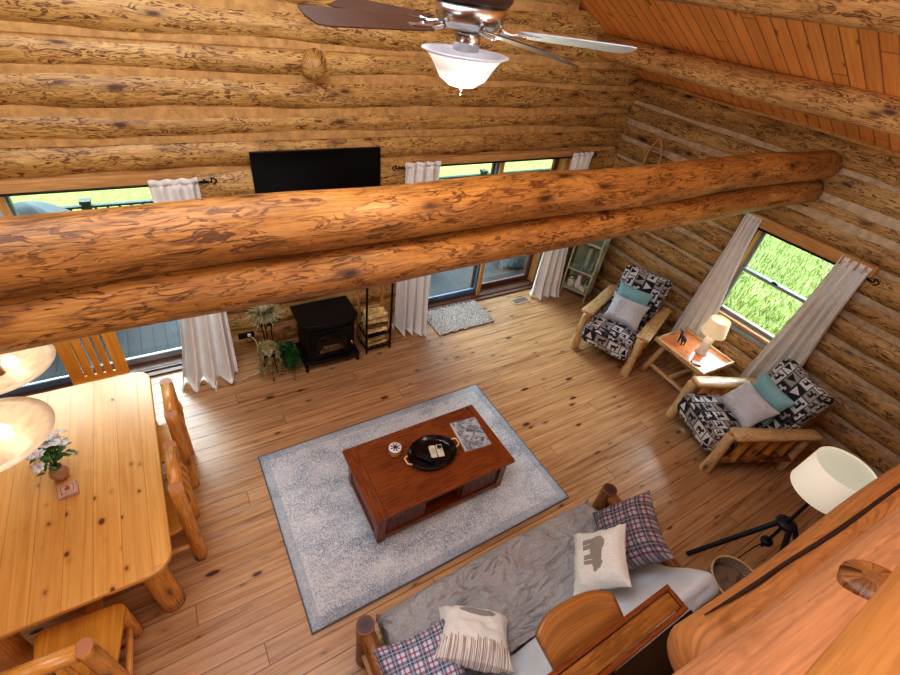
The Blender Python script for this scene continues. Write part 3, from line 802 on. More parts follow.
# ------------------------------------------------------------------ TV
t = thing('television', 'large black flat television hung on the far log wall', 'television', (1.45, 4.80, 2.045))
Mt = RT((0, 0, 0), rx=R(-3))
mb = MB(); mb.box((0, 0, 0), (1.37, .035, .79)); mb.build('bezel', M['black_metal'], t, M=Mt, bevel=.006)
mb = MB(); mb.box((0, -.019, .006), (1.345, .004, .76)); mb.build('screen', M['tv'], t, M=Mt)
mb = MB(); mb.box((0, .06, 0), (.3, .1, .3)); mb.build('wall_mount', M['black_metal'], t)

# ------------------------------------------------------------------ deck rail and things outside
t = thing('deck_railing', 'dark green deck railing with thin balusters beyond the sliding doors', 'railing', (0, 7.5, -.06))
mb = MB(); mb.box((2, 0, 1.0), (20, .07, .03)); mb.build('top_rail', M['rail_green'], t)
mb = MB(); mb.box((2, 0, .12), (20, .05, .05)); mb.build('bottom_rail', M['rail_green'], t)
sp = MB(); sp.box((0, 0, .57), (.03, .03, .86))
proto = sp.build('baluster', M['rail_green'], t, loc=(-4.4, 0, 0))
for i in range(1, 98):
    c = proto.copy(); COL.objects.link(c); c.location = (-4.4 + i * .14, 0, 0)
pp = MB(); pp.box((0, 0, .52), (.1, .1, 1.06)); pp.box((0, 0, 1.07), (.13, .13, .04))
pr = pp.build('post', M['rail_green'], t, loc=(-3.19, 0, 0))
for i in range(1, 6): c = pr.copy(); COL.objects.link(c); c.location = (-3.19 + i * 2.2, 0, 0)
t = thing('covered_grill', 'barbecue grill under a dark grey cover on the deck', 'grill', (-1.42, 6.62, -.06))
mb = MB()
def cov(u, v):
    th = v * 2 * PI; cx, sy = math.cos(th), math.sin(th); e = lambda q: math.copysign(abs(q) ** .5, q)
    w = .36 + .22 * math.sin(min(1, max(0, u - .1) * 1.3) * 1.5); z = 1.14 * (1 - max(0, u - .12) / .88)
    rr = min(1, u / .25) if u < .25 else 1
    z = 1.46 - .26 * (rr ** 2) if u < .25 else 1.20 - 1.16 * (u - .25) / .75
    return (e(cx) * w * rr * (1 + .02 * math.sin(7 * th)), e(sy) * .3 * rr * (1 + .03 * math.sin(9 * th)), z)
mb.grid(cov, 20, 48); mb.build('grill_cover', M['cover'], t)
mb = MB()
for sx in (-.4, .4):
    for sy in (-.2, .2): mb.box((sx, sy, .03), (.05, .05, .06))
mb.build('grill_wheels', M['black_metal'], t)
def deck_chair(label, x, y, rz):
    t = thing('deck_chair', label, 'chair', (x, y, -.06), rz, 'metal chairs on the deck')
    for sx in (-.22, .22):
        for sy in (-.22, .22):
            mb = MB(); mb.tube([(sx * 1.15, sy * 1.15, 0), (sx, sy, .42)], .012); mb.build('leg', M['dark_metal'], t)
    mb = MB(); mb.cushion(.5, .5, .05, n=6); mb.build('seat', M['cover'], t, loc=(0, 0, .44))
    mb = MB(); mb.tube([(-.23, .24, .44), (-.24, .3, .7), (-.2, .36, .92), (.2, .36, .92), (.24, .3, .7), (.23, .24, .44)], .013); 
    for q in (-.12, 0, .12): mb.tube([(q, .25, .44), (q, .3, .7), (q, .355, .92)], .007)
    mb.build('backrest', M['dark_metal'], t)
deck_chair('dark metal chair on the deck behind the left pane of the right door', 3.55, 6.2, R(160))
deck_chair('dark metal chair on the deck behind the right pane of the right door', 5.3, 6.3, R(200))
t = thing('deck_planter', 'low pale box planter on the deck outside the right sliding door', 'planter', (5.25, 5.62, -.06), R(-25))
mb = MB(); mb.box((0, 0, .13), (.5, .2, .26)); mb.build('box', M['blue_frame'], t, bevel=.01)
mb = MB(); mb.box((0, 0, .265), (.46, .16, .02)); mb.build('soil', M['soil'], t)
# ================================================================== RUG, MAT, VENT
o = MB().grid(lambda u, v: (2.64 * u, 1.78 * v, .008 + .002 * noise.noise(Vector((u * 20, v * 14, 0)))), 40, 30, uvs=(2.64, 1.78)).build('area_rug', M['rug'], loc=(.165, 1.385, .004))
mdl = o.modifiers.new('solid', 'SOLIDIFY'); mdl.thickness = .01; mdl.offset = -1
tag(o, 'large distressed grey and white area rug under the coffee table', 'rug')
t = thing('door_mat', 'small shaggy grey and white mat in front of the right sliding door', 'mat', (3.33, 4.49, 0))
o = MB().grid(lambda u, v: (-.48 + .96 * u + .012 * noise.noise(Vector((u * 14, v * 14, 2))), -.285 + .57 * v + .012 * noise.noise(Vector((u * 12, v * 12, 6))), .022 + .014 * noise.noise(Vector((u * 34, v * 20, 0)))), 80, 50).build('mat_base', M['mat'], t)
mdl = o.modifiers.new('solid', 'SOLIDIFY'); mdl.thickness = .02; mdl.offset = -1
mb = MB()
for i in range(4200):
    x = random.uniform(-.48, .48); y = random.uniform(-.285, .285); a = random.random() * 6.28; l = .018 + .016 * random.random()
    dx, dy = math.cos(a), math.sin(a); b = len(mb.v); w = .004
    mb.v += [(x - dy * w, y + dx * w, .015), (x + dy * w, y - dx * w, .015), (x + dx * l, y + dy * l, .042 + .012 * random.random())]
    mb.face((b, b + 1, b + 2), ((0, 0), (1, 0), (1, 1)))
tag(mb.build('pile', M['mat'], t), kind='stuff')
t = thing('floor_vent', 'tan metal floor vent beside the grey mat', 'vent', (4.56, 4.53, 0))
mb = MB(); mb.box((0, 0, .004), (.34, .16, .008)); mb.build('vent_frame', m_plain('tan_vent', (176, 150, 126), .5), t, bevel=.002)
mb = MB()
for i in range(14): mb.box((-.13 + i * .02, 0, .009), (.008, .11, .004))
mb.build('vent_slats', M['dark_metal'], t)

# ================================================================== COFFEE TABLE
TX, TY, TW, TD, TH = 1.552, 2.163, 1.44, .79, .45
t = thing('coffee_table', 'reddish brown wooden coffee table standing on the grey rug', 'coffee table', (TX, TY, .018))
mb = MB(); mb.box((0, 0, TH - .015), (TW - .24, TD, .035)); 
for s in (-1, 1): mb.box((s * (TW / 2 - .06), 0, TH - .015), (.118, TD, .035), ax=1)
mb.build('tabletop', M['red_wood'], t, bevel=.005)
bw, bd = TW - .1, TD - .1
for sx in (-1, 1):
    for sy in (-1, 1):
        mb = MB(); mb.box((sx * (bw / 2 - .03), sy * (bd / 2 - .03), .215), (.075, .075, .43)); mb.build('leg', M['red_wood'], t, bevel=.004)
mb = MB(); mb.box((0, 0, .06), (bw + .02, bd + .02, .045)); mb.build('base_shelf', M['red_wood'], t, bevel=.006)
def bead(mb, c, w, h, ax):
    n = int(w / .014)
    for i in range(n):
        q = -w / 2 + (i + .5) * w / n
        p = (c[0] + q, c[1], c[2]) if ax == 0 else (c[0], c[1] + q, c[2])
        d = (w / n * .72, .012, h) if ax == 0 else (.012, w / n * .72, h)
        mb.box(p, d, ax=2)
for s in (-1, 1):
    mb = MB(); mb.box((s * (bw / 2 - .02), 0, .245), (.02, bd - .14, .32)); bead(mb, (s * (bw / 2 - .008), 0, .245), bd - .14, .3, 1); mb.build('end_panel', M['red_wood'], t)
for sy in (-1, 1):
    for sx in (-1, 1):
        mb = MB(); w = .40; cx = sx * (bw / 2 - .07 - w / 2)
        mb.box((cx, sy * (bd / 2 - .025), .245), (w, .02, .32)); bead(mb, (cx, sy * (bd / 2 - .013), .245), w - .04, .27, 0)
        mb.build('door', M['red_wood'], t)
    mb = MB(); mb.box((0, sy * (bd / 2 - .03), .395), (bw - .1, .03, .05)); mb.build('apron', M['red_wood'], t)
for sx in (-1, 1):
    mb = MB(); mb.box((sx * .2, 0, .245), (.02, bd - .08, .33)); mb.build('divider', M['red_wood2'], t)
mb = MB(); mb.box((0, 0, .235), (.38, bd - .1, .015)); mb.build('middle_shelf', M['red_wood2'], t)
ztop = .018 + TH + .003
# items on the coffee table
t = thing('serving_tray', 'oval black tray on the coffee table', 'tray', (1.57, 2.165, ztop), R(0))
mb = MB()
def oval(rx, ry, z): return (rx, ry, z)
prof = [(0, .006), (.8, .006), (.92, .016), (1.0, .05), (1.03, .052), (.97, .012), (.85, 0), (0, 0)]
base = len(mb.v)
sg = 48
for (r, z) in prof:
    for j in range(sg):
        th = 2 * PI * j / sg; mb.v.append((.235 * r * math.cos(th), .185 * r * math.sin(th), z))
for i in range(len(prof) - 1):
    for j in range(sg):
        j2 = (j + 1) % sg; mb.face((i * sg + j, i * sg + j2, (i + 1) * sg + j2, (i + 1) * sg + j), ((0, 0), (1, 0), (1, 1), (0, 1)))
mb.build('dish', m_plain('black_lacquer', (14, 13, 12), .15), t)
for s in (-1, 1):
    mb = MB(); mb.tube([(s * .235, -.05, .05), (s * .27, -.035, .06), (s * .275, 0, .062), (s * .27, .035, .06), (s * .235, .05, .05)], .008, seg=6); mb.build('handle', m_plain('cream_handle', (220, 196, 150), .5), t)
def remote(label, x, y, rz, w, l, col, btn):
    t = thing('remote_control', label, 'remote control', (x, y, ztop + .012), rz, None)
    mb = MB(); mb.box((0, 0, .01), (w, l, .018)); mb.build('case', col, t, bevel=.006)
    mb = MB()
    for i in range(3):
        for j in range(5): mb.box((-w * .25 + i * w * .25, -l * .32 + j * l * .13, .021), (w * .13, l * .06, .004))
    mb.build('buttons', btn, t)
cream = m_plain('cream_plastic', (226, 220, 196), .45); 
t = thing('playing_cards', 'cream boxed pair of remotes lying in the black tray', 'remote control', (1.62, 2.17, ztop + .007), R(-14))
for s in (-1, 1):
    mb = MB(); mb.box((s * .034, 0, .013), (.062, .14, .022)); mb.build('case', cream, t, bevel=.01)
mb = MB(); mb.box((.034, .035, .026), (.04, .04, .003)); mb.build('display', M['dark_metal'], t)
mb = MB()
for i in range(3):
    for j in range(2): mb.box((-.034 + (j - .5) * .018, -.03 + i * .022, .026), (.01, .01, .004))
    mb.box((.034, -.05 + i * .022, .026), (.03, .005, .003))
mb.build('buttons', M['green_metal'], t)
t['label'] = 'cream pair of remotes lying side by side in the black tray'; t.name = 'remote_control_pair'
remote('black remote control lying in the black tray', 1.49, 2.15, R(38), .05, .17, M['black_metal'], M['dark_metal'])
# candle tin
t = thing('candle_tin', 'round yellow candle tin with a dark star on its lid, on the coffee table', 'candle', (1.265, 2.335, ztop))
yel = m_plain('yellow_tin', (214, 178, 84), .35)
MB().lathe([(.056, 0), (.058, .004), (.058, .06), (.056, .062)], seg=32).build('tin', yel, t)
MB().lathe([(.06, .052), (.061, .074), (.058, .078), (.0, .078)], seg=32).build('lid', M['white'], t)
mb = MB()
for i in range(8):
    a = i * PI / 4; mb.box((.028 * math.cos(a), .028 * math.sin(a), .079), (.034, .009, .002), M=Matrix.Rotation(a, 3, 'Z'))
mb.lathe([(.012, .078), (.012, .081)], seg=12); mb.build('star_mark', M['dark_metal'], t)
# magazine
t = thing('magazine', 'glossy photo magazine at the right end of the coffee table', 'magazine', (2.035, 2.215, ztop), R(-6))
MB().box((0, 0, .01), (.28, .36, .02)).build('pages', M['paper'], t, bevel=.002)
MB().grid(lambda u, v: (-.14 + .28 * u, -.18 + .36 * v, .0215), 1, 1, sm=False).build('cover', M['magazine'], t)
MB().box((-.138, 0, .0125), (.012, .362, .025)).build('spine', M['white'], t)

# ================================================================== FUTON SOFA
t = thing('futon_sofa', 'log framed futon sofa under a grey slipcover', 'sofa', (0, 0, 0))
X0, X1 = .58, 2.66
mb = MB()
def seat(u, v):
    # u across x, v profile front->back
    x = X0 + (X1 - X0) * u
    e = min(1, min(u, 1 - u) / .045); rr = .085
    ins = (1 - math.sqrt(max(0, 1 - (1 - e) ** 2)))
    s = v
    y_f, y_b, zt, zb = 1.16, .50, .47, .30
    if s < .18:
        a = s / .18 * PI; y = y_f - rr + rr * math.sin(a); z = (zt + zb) / 2 - (zt - zb) / 2 * math.cos(a)
    else:
        q = (s - .18) / .82; y = (y_f - rr) + (y_b - y_f + rr) * q
        z = zt + .014 * math.sin(q * PI) - .05 * max(0, q - .85) / .15
    w = .03 * noise.noise(Vector((x * 1.8, y * 4, 1))) - .085 * abs(noise.noise(Vector((x * 2.2 + y * 2.6, y * 5 - x * 1.6, 7)))) + .03 - .03 * abs(noise.noise(Vector((x * 7 - y * 5, y * 7 + x * 3, 2)))) 
    # diagonal pulled creases
    w += .020 * math.exp(-((y - .62 - .30 * (x - 1.0)) / .02) ** 2) * max(0, math.sin((x - .8) * 2.6)) + .022 * math.exp(-((x - 2.25 + .25 * (y - .7)) / .018) ** 2) + .02 * math.exp(-((y - .95 + .22 * (x - .9)) / .022) ** 2) * max(0, math.sin((x - .7) * 1.9)) + .014 * math.exp(-((x - 1.9 - .35 * math.sin((y - .5) * 4)) / .02) ** 2)
    z = z + w * (1 if s > .14 else .3) - ins * rr * (1 if z > .38 else -1)
    y -= .01 * math.sin(x * 3)
    return (x, y, z)
mb.grid(seat, 150, 84, uvs=(2.1, 1))
mb.grid(lambda u, v: (X0 + .003, .5 + .62 * u, .31 + .1 * v), 4, 2); mb.grid(lambda u, v: (X1 - .003, .5 + .62 * u, .31 + .1 * v), 4, 2)
mb.build('seat_cover', M['slip'], t, solid=.008)
mb = MB(); mb.cushion(X1 - X0 - .06, .56, .15, n=10, wr=.003); mb.build('seat_mattress', M['slip'], t, loc=((X0 + X1) / 2, .80, .375))
# back mattress reclined: from (y .56,z .42) up to (y .17,z .95)
ang = math.atan2(.93 - .44, -(.17 - .50))
mb = MB(); mb.cushion(X1 - X0 + .06, .66, .17, e=.3, n=26, wr=.020, seed=3)
mb.build('back_mattress', M['slip_lit'], t, M=RT(((X0 + X1) / 2 + .02, .264, .637), rx=PI - ang))
for s, X in ((0, .46), (1, 2.78)):
    mb = MB()
    mb.log((X, 1.07, 0), (X + (.0), 1.07, .62), .07, .062, amp=.12, dome=0, step=.05)
    mb.build('arm_post', [M['dark_log'], M['dark_end']], t)
    mb = MB(); mb.log((X, .05, 0), (X, .05, .66), .06, .055, amp=.1); mb.build('rear_post', [M['furn_log'], M['end']], t)
    mb = MB(); mb.log((X, .1, .55), (X, 1.02, .55), .055, .055, amp=.1, dome=.4); mb.build('arm_rail', [M['dark_log'], M['end']], t)
    mb = MB(); mb.log((X, .1, .22), (X, 1.02, .22), .045, .045, amp=.1); mb.build('lower_rail', [M['furn_log'], M['end']], t)
    for q in range(4):
        mb = MB(); mb.log((X, .25 + q * .2, .22), (X, .25 + q * .2, .54), .026, .026, amp=.12, caps=(0, 0)); mb.build('arm_spindle', M['furn_log'], t)
mb = MB(); mb.log((.46, 1.06, .24), (2.78, 1.06, .24), .05, .05, amp=.08); mb.build('front_rail', [M['furn_log'], M['end']], t)
mb = MB(); mb.box((1.62, .55, .27), (2.2, .9, .03)); mb.build('slat_base', M['furn_log'], t)

# pillows on the sofa
def pillow(label, loc, xdir, ydir, w, h, th, mat, seed=0, group=None, uvs=None):
    t = MB().pillow(w, h, th, seed=seed, n=30).build('throw_pillow', M[mat], M=basis(loc, xdir, ydir))
    tag(t, label, 'pillow', group); return t
pillow('dark plaid pillow in the right corner of the sofa', (2.52, .67, .74), (-.50, -.80, 0), (.26, -.16, .36), .56, .54, .28, 'plaid2', 3)
pillow('cream pillow with a grey bear silhouette leaning on the dark plaid one', (2.145, .63, .75), (-.68, -.73, 0), (.15, -.22, .30), .48, .46, .19, 'bear', 8)
pillow('red and blue plaid pillow in the left corner of the sofa', (.68, .62, .585), (.95, -.12, .10), (.05, .9, .12), .54, .56, .30, 'plaid', 5)
pillow('cream pillow with a reed border lying on the left end of the sofa', (1.05, .665, .655), (.8, -.6, 0), (.49, .66, -.50), .50, .44, .23, 'reed', 11)

# ================================================================== DESK + STOOL behind the sofa
t = thing('bar_desk', 'tall dark stained desk with raised rim behind the sofa', 'desk', (1.445, 0, 0))
zt = 1.5; x0, x1, y0, y1 = -.445, .445, .055, .20
mb = MB(); mb.box((0, (y0 + y1) / 2, zt - .006), (x1 - x0 - .06, y1 - y0 - .06, .025)); mb.build('tabletop', M['red_wood2'], t)
for nm, c, d in (('rim', (0, y1 - .013, zt - .02), (x1 - x0, .026, .075)), ('rim', (0, y0 + .013, zt - .02), (x1 - x0, .026, .075)), ('rim', (x0 + .013, (y0 + y1) / 2, zt - .02), (.026, y1 - y0 - .054, .075)), ('rim', (x1 - .013, (y0 + y1) / 2, zt - .02), (.026, y1 - y0 - .054, .075))):
    MB().box(c, d).build(nm, M['red_wood'], t, bevel=.004)
mb = MB(); mb.box((0, y1 - .05, zt - .14), (x1 - x0 - .08, .02, .14)); mb.build('apron', M['red_wood'], t)
mb = MB(); mb.box((-.02, -.28, 1.42), (1.06, .66, .04)); mb.build('loft_shade_sheet', M['tv'], t)  # added black sheet imitating the deep shade under the loft
for sx in (x0 + .05, x1 - .05):
    for sy in (-.52, -.02): MB().box((sx, sy, (zt - .06) / 2), (.06, .06, zt - .06)).build('leg', M['red_wood'], t, bevel=.004)
t = thing('bar_stool', 'wooden stool with a broad curved back between the sofa and the tall desk', 'stool', (1.325, .12, 0), 0)
def sback(u, v):
    q = 2 * u - 1
    out = .405 - .07 * abs(q) ** 3 - .02 * q
    y = .13 + (out - .13) * v; z = 1.42 + .09 * v - .02 * q * q
    return (.255 * q * (1 - .06 * (1 - v)), y - .12, z)
o = MB().grid(sback, 24, 10, uvs=(.12, .5)).build('backrest', M['red_wood2'], t, solid=.03)
MB().cushion(.42, .34, .04, n=8, wr=0).build('seat', M['red_wood2'], t, loc=(0, -.10, 1.08))
for sx in (-.17, .17):
    MB().box((sx, .03, 1.24), (.035, .03, .34)).build('back_support', M['red_wood2'], t)
MB().lathe([(.035, 0.02), (.035, 1.06)], seg=16).build('leg', M['black_metal'], t, loc=(0, -.12, 0))
MB().lathe([(.14, 0), (.14, .012), (.05, .03)], seg=24).build('base', M['black_metal'], t, loc=(0, -.12, 0))

# basket
t = thing('wicker_basket', 'round woven basket behind the right end of the sofa', 'basket', (3.22, .02, 0))
MB().lathe([(.14, .0), (.155, .02), (.185, .28), (.20, .50), (.19, .50), (.175, .3), (.14, .03), (0, .03)], seg=40).build('basket_body', M['wicker'], t)
MB().tube([(.197 * math.cos(a * PI / 8), .197 * math.sin(a * PI / 8), .50) for a in range(16)], .009, closed=True).build('rim', M['furn_log'], t)
MB().grid(lambda u, v: (.17 * u * math.cos(v * 6.283), .17 * u * math.sin(v * 6.283), .45 + .05 * noise.noise(Vector((u * 3 * math.cos(v * 6.283), u * 3 * math.sin(v * 6.283), 2))) - .05 * u), 10, 32, uvs=(.4, 1.5)).build('folded_throw', M['wicker'], t)

# ================================================================== FLOOR LAMP
lx, ly = 3.86, .10
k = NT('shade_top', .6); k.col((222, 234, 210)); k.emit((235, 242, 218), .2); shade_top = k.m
t = thing('floor_lamp', 'tripod floor lamp with a white drum shade', 'lamp', (lx, ly, 0))
HZ = .74
MB().tube([(0, 0, .36), (0, 0, 1.30)], .014, seg=12).build('pole', M['dark_metal'], t)
MB().lathe([(.0, -.02), (.075, -.02), (.08, -.01), (.08, .012), (.07, .022), (0, .022)], seg=28).build('hub', M['dark_metal'], t, loc=(0, 0, HZ))
MB().lathe([(.0, -.02), (.045, -.02), (.05, 0), (.045, .02), (0, .02)], seg=20).build('collar', M['dark_metal'], t, loc=(0, 0, .44))
for a in (143, 228, 315):
    c, s = math.cos(R(a)), math.sin(R(a))
    mb = MB()
    p0 = Vector((c * .06, s * .06, HZ)); p1 = Vector((c * .52, s * .52, .0)); d = (p1 - p0)
    mb.box((0, 0, 0), (d.length, .03, .04)); M4 = basis((p0 + p1) / 2 + Vector((0, 0, .012)), d, (-s, c, 0))
    mb.build('leg', M['dark_metal'], t, M=M4, bevel=.004)
MB().lathe([(.225, 1.22), (.205, 1.52), (.203, 1.52), (.223, 1.22)], seg=48, cap=False).build('lamp_shade', M['shade'], t)
MB().lathe([(.0, 1.508), (.198, 1.508)], seg=48, cap=False).build('shade_diffuser', shade_top, t)
MB().lathe([(.018, 1.28), (.03, 1.3), (.03, 1.36), (.0, 1.38)], seg=12).build('socket', M['dark_metal'], t)
MB().tube([(0, -.02, .44), (-.10, .02, .42), (-.2, .05, .15), (-.33, .10, .012), (-.5, .06, .008), (-.75, .18, .008)], .005, seg=6).build('cord', M['black_metal'], t)

# ================================================================== ARMCHAIRS
def armchair(label, loc, rz):
    t = thing('log_armchair', label, 'armchair', loc, rz, 'log armchairs with wildlife print cushions')
    for s in (-1, 1):
        y = s * .40
        MB().log((.41, y, 0), (.40, y * .99, .575), .062, .056, amp=.28, dome=.5, step=.04).build('front_post', [M['furn_log'], M['end']], t)
        MB().log((-.56, y, 0), (-.56, y, .56), .052, .045, amp=.12).build('rear_post', [M['furn_log'], M['end']], t)
        # flat topped arm
        mb = MB(); mb.log((-.64, y, .605), (.36, y, .615), .066, .078, amp=.18, dome=.5, step=.05)
        for i in range(len(mb.v)):
            x, yy, z = mb.v[i]; zc = .61
            mb.v[i] = (x, y + (yy - y) * 1.15, zc + (z - zc) * (.35 if z > zc else .75))
        mb.build('armrest', [M['furn_log'], M['end']], t)
        MB().log((-.56, y, .20), (.36, y, .20), .05, .05, amp=.14).build('side_rail', [M['dark_log'], M['end']], t)
        for q in range(4):
            x = .2 - q * .18
            MB().log((x, y * 1.02, .20), (x - .05, y * 1.0, .57), .048, .052, amp=.22, caps=(0, 0), step=.04).build('arm_spindle', M['chair_log'], t)
        MB().log((.1, y * 1.1, .24), (-.3, y * 1.12, .30), .028, .034, amp=.3, bend=.02, dome=.5).build('knotty_branch', [M['dark_log'], M['end']], t)
    MB().log((.30, -.40, .18), (.30, .40, .18), .04, .045, amp=.12).build('front_rail', [M['dark_log'], M['end']], t)
    MB().log((-.56, -.40, .26), (-.56, .40, .26), .045, .045, amp=.12).build('rear_rail', [M['dark_log'], M['end']], t)
    MB().cushion(.92, .70, .30, e=.27, n=16, wr=.010, seed=random.random() * 9).build('seat_cushion', M['print'], t, M=RT((.055, 0, .345), ry=R(-3)))
    # back frame + cushion reclined
    a = math.atan2(.66, -.20)
    mb = MB(); mb.cushion(.70, .66, .17, e=.24, n=16, wr=.006, seed=random.random() * 9)
    bx = Vector((-.20, 0, .66)).normalized()
    mb.build('back_cushion', M['print'], t, M=basis((-.455, 0, .745), bx, (0, 1, 0)))
    for s in (-1, 1):
        MB().log((-.50, s * .27, .22), (-.70, s * .27, .94), .028, .026, amp=.12).build('back_post', [M['dark_log'], M['end']], t)
    MB().log((-.67, -.27, .82), (-.67, .27, .82), .028, .028, amp=.12).build('back_rail', [M['dark_log'], M['end']], t)
    return t
a1 = armchair('log armchair with print cushions left of the side table, nearer the cabinet', (5.114, 3.03, 0), R(200.9))
a2 = armchair('log armchair with print cushions right of the side table, below the window', (5.052, 1.156, 0), R(155.7))
def local(root_loc, rz, p):
    c, s = math.cos(rz), math.sin(rz); return (root_loc[0] + c * p[0] - s * p[1], root_loc[1] + s * p[0] + c * p[1], p[2])
def dirl(rz, d):
    c, s = math.cos(rz), math.sin(rz); return (c * d[0] - s * d[1], s * d[0] + c * d[1], d[2])
for (loc, rz, nm, dy) in (((5.114, 3.03), R(200.9), 'left', -.02), ((5.052, 1.156), R(155.7), 'right', -.02)):
    up = dirl(rz, (-.30, 0, .80)); side = dirl(rz, (0, 1, 0))
    pillow('teal pillow on the %s armchair, behind the silver one' % nm, local(loc, rz, (-.255, dy - .02, .70)), side, up, .50, .42, .16, 'teal', 2 if nm == 'left' else 6)
    up = dirl(rz, (-.62, .06, .62)); side = dirl(rz, (-.05, 1, 0))
    pillow('silver pillow resting on the seat of the %s armchair' % nm, local(loc, rz, (-.03, dy + .02, .635)), side, up, .52, .40, .20, 'silver', 4 if nm == 'left' else 9)

# ================================================================== SIDE TABLE + LAMP
sx0, sx1, sy0, sy1, sz = 5.13, 5.74, 1.72, 2.46, .60
t = thing('side_table', 'log legged side table with raised edge between the two armchairs', 'side table', ((sx0 + sx1) / 2, (sy0 + sy1) / 2, 0), R(-2))
w, d = sx1 - sx0, sy1 - sy0
MB().box((0, 0, sz - .03), (w, d, .03)).build('tabletop', M['orange_wood'], t)
for c, dd in (((0, d / 2, sz - .02), (w + .03, .028, .06)), ((0, -d / 2, sz - .02), (w + .03, .028, .06)), ((w / 2, 0, sz - .02), (.028, d - .028, .06)), ((-w / 2, 0, sz - .02), (.028, d - .028, .06))):
    MB().box(c, dd).build('edge_strip', M['furn_log'], t, bevel=.006)
for sx in (-1, 1):
    for sy in (-1, 1):
        MB().log((sx * (w / 2 - .03), sy * (d / 2 + .0), 0), (sx * (w / 2 - .10), sy * (d / 2 - .12), sz - .045), .042, .034, amp=.14).build('leg', [M['furn_log'], M['end']], t)
for sx in (-1, 1): MB().log((sx * (w / 2 - .06), -d / 2 + .03, .16), (sx * (w / 2 - .06), d / 2 - .03, .16), .03, .03, amp=.12).build('stretcher', [M['furn_log'], M['end']], t)
MB().log((-w / 2 + .05, 0, .17), (w / 2 - .05, 0, .17), .03, .03, amp=.12).build('cross_stretcher', [M['furn_log'], M['end']], t)
zt = sz - .013
t = thing('table_lamp', 'small white table lamp with a cream shade on the side table', 'lamp', (5.50, 2.02, zt))
MB().lathe([(.075, 0), (.078, .01), (.062, .025), (.055, .05), (.055, .26), (.042, .275), (.0, .28)], seg=28).build('lamp_base', M['white'], t)
MB().tube([(0, 0, .27), (0, 0, .40)], .008).build('stem', M['chrome'], t)
MB().lathe([(.15, .32), (.115, .53), (.113, .53), (.148, .32)], seg=40, cap=False).build('lamp_shade', M['shade_lit'], t)
MB().lathe([(0, .40), (.03, .41), (.035, .44), (.02, .47), (0, .475)], seg=16).build('bulb', M['bulb'], t)
LAMP = (5.50, 2.02, zt + .39)
t = thing('moose_figurine', 'small dark animal figurine on the side table left of the lamp', 'figurine', (5.40, 2.27, zt), R(60))
mb = MB(); mb.tube([(-.05, 0, .075), (-.02, 0, .085), (.02, 0, .08), (.05, 0, .09), (.075, 0, .12), (.10, 0, .125), (.12, 0, .11)], [.022, .034, .03, .028, .02, .02, .01], seg=10)
for a, b in ((-.045, .02), (-.045, -.02), (.035, .02), (.035, -.02)): mb.tube([(a, b, .07), (a + .005, b, .035), (a, b, .0)], [.014, .01, .009], seg=6)
fig = m_plain('pewter_figure', (64, 62, 66), .35, .5, .3, 60)
mb.build('body', fig, t)
for s in (-1, 1): MB().tube([(.09, s * .01, .135), (.08, s * .04, .16), (.06, s * .06, .19)], [.006, .01, .004], seg=6).build('antler', M['pale_leaf'], t)
t = thing('phone', 'small dark phone lying on the near corner of the side table', 'phone', (5.22, 1.90, zt), R(35))
MB().box((0, 0, .006), (.075, .12, .012)).build('case', M['dark_metal'], t, bevel=.004)
MB().box((0, 0, .0125), (.066, .108, .002)).build('screen', M['silver'], t)
# ================================================================== STOVE
t = thing('wood_stove', 'black cast iron stove with glass front against the far wall', 'stove', (1.29, 4.40, 0))
mb = MB(); mb.box((0, 0, .37), (.60, .40, .48)); mb.build('stove_body', M['stove'], t, bevel=.02)
mb = MB()
poly = [(-.35, .24), (-.35, -.17), (-.30, -.24), (-.15, -.265), (.15, -.265), (.30, -.24), (.35, -.17), (.35, .24)][::-1]
mb.prism([(x, y) for x, y in poly][::-1][::-1], .655, .70); mb.prism([(x * .96, y * .96) for x, y in poly], .62, .655)
mb.build('stove_top', M['stove'], t, bevel=.008)
mb = MB(); mb.prism([(x * .98, y * .92) for x, y in poly], .10, .145); mb.build('base_plate', M['stove'], t, bevel=.008)
mb = MB(); mb.box((0, -.205, .375), (.50, .03, .42))
mb.build('door', M['stove'], t, bevel=.008)
dr = bpy.data.objects[-1] if False else [o for o in bpy.data.objects if o.name.startswith('door') and o.parent == t][0]
mb = MB(); mb.box((0, -.222, .36), (.38, .004, .26)); mb.build('glass_window', m_plain('smoky_dark_glass', (30, 26, 24), .08), dr)
mb = MB()
mb.tube([(-.20, -.226, .24), (-.20, -.228, .40), (-.14, -.23, .48), (0, -.232, .515), (.14, -.23, .48), (.20, -.228, .40), (.20, -.226, .24)], .012)
mb.tube([(-.20, -.226, .24), (0, -.226, .235), (.20, -.226, .24)], .012)
for i in range(7):
    a = R(25 + i * 21.6); mb.tube([(.10 * math.cos(a), -.228, .40 + .05 * math.sin(a)), (.17 * math.cos(a), -.23, .40 + .10 * math.sin(a))], .007)
mb.tube([(.10 * math.cos(R(a)), -.228, .40 + .05 * math.sin(R(a))) for a in range(10, 171, 20)], .007)
mb.build('arch_tracery', M['stove'], dr)
mb = MB(); mb.tube([(.235, -.22, .36), (.235, -.26, .36), (.235, -.27, .33)], .009); mb.build('handle', M['chrome'], dr)
for i in range(3):
    MB().log((-.15 + i * .02, -.226, .27 + i * .03), (.13 - i * .02, -.2262, .28 + i * .025), .022, .018, seg=8).build('glowing_log' if False else 'ceramic_log', M['birch'], t)
for sx in (-1, 1):
    for sy in (-1, 1):
        mb = MB(); x, y = sx * .31, sy * .19 - .02
        mb.tube([(x, y, .14), (x + sx * .015, y + sy * .015, .09), (x, y, .05), (x + sx * .02, y + sy * .02, .012)], [.03, .026, .016, .022], seg=8)
        mb.build('leg', M['stove'], t)

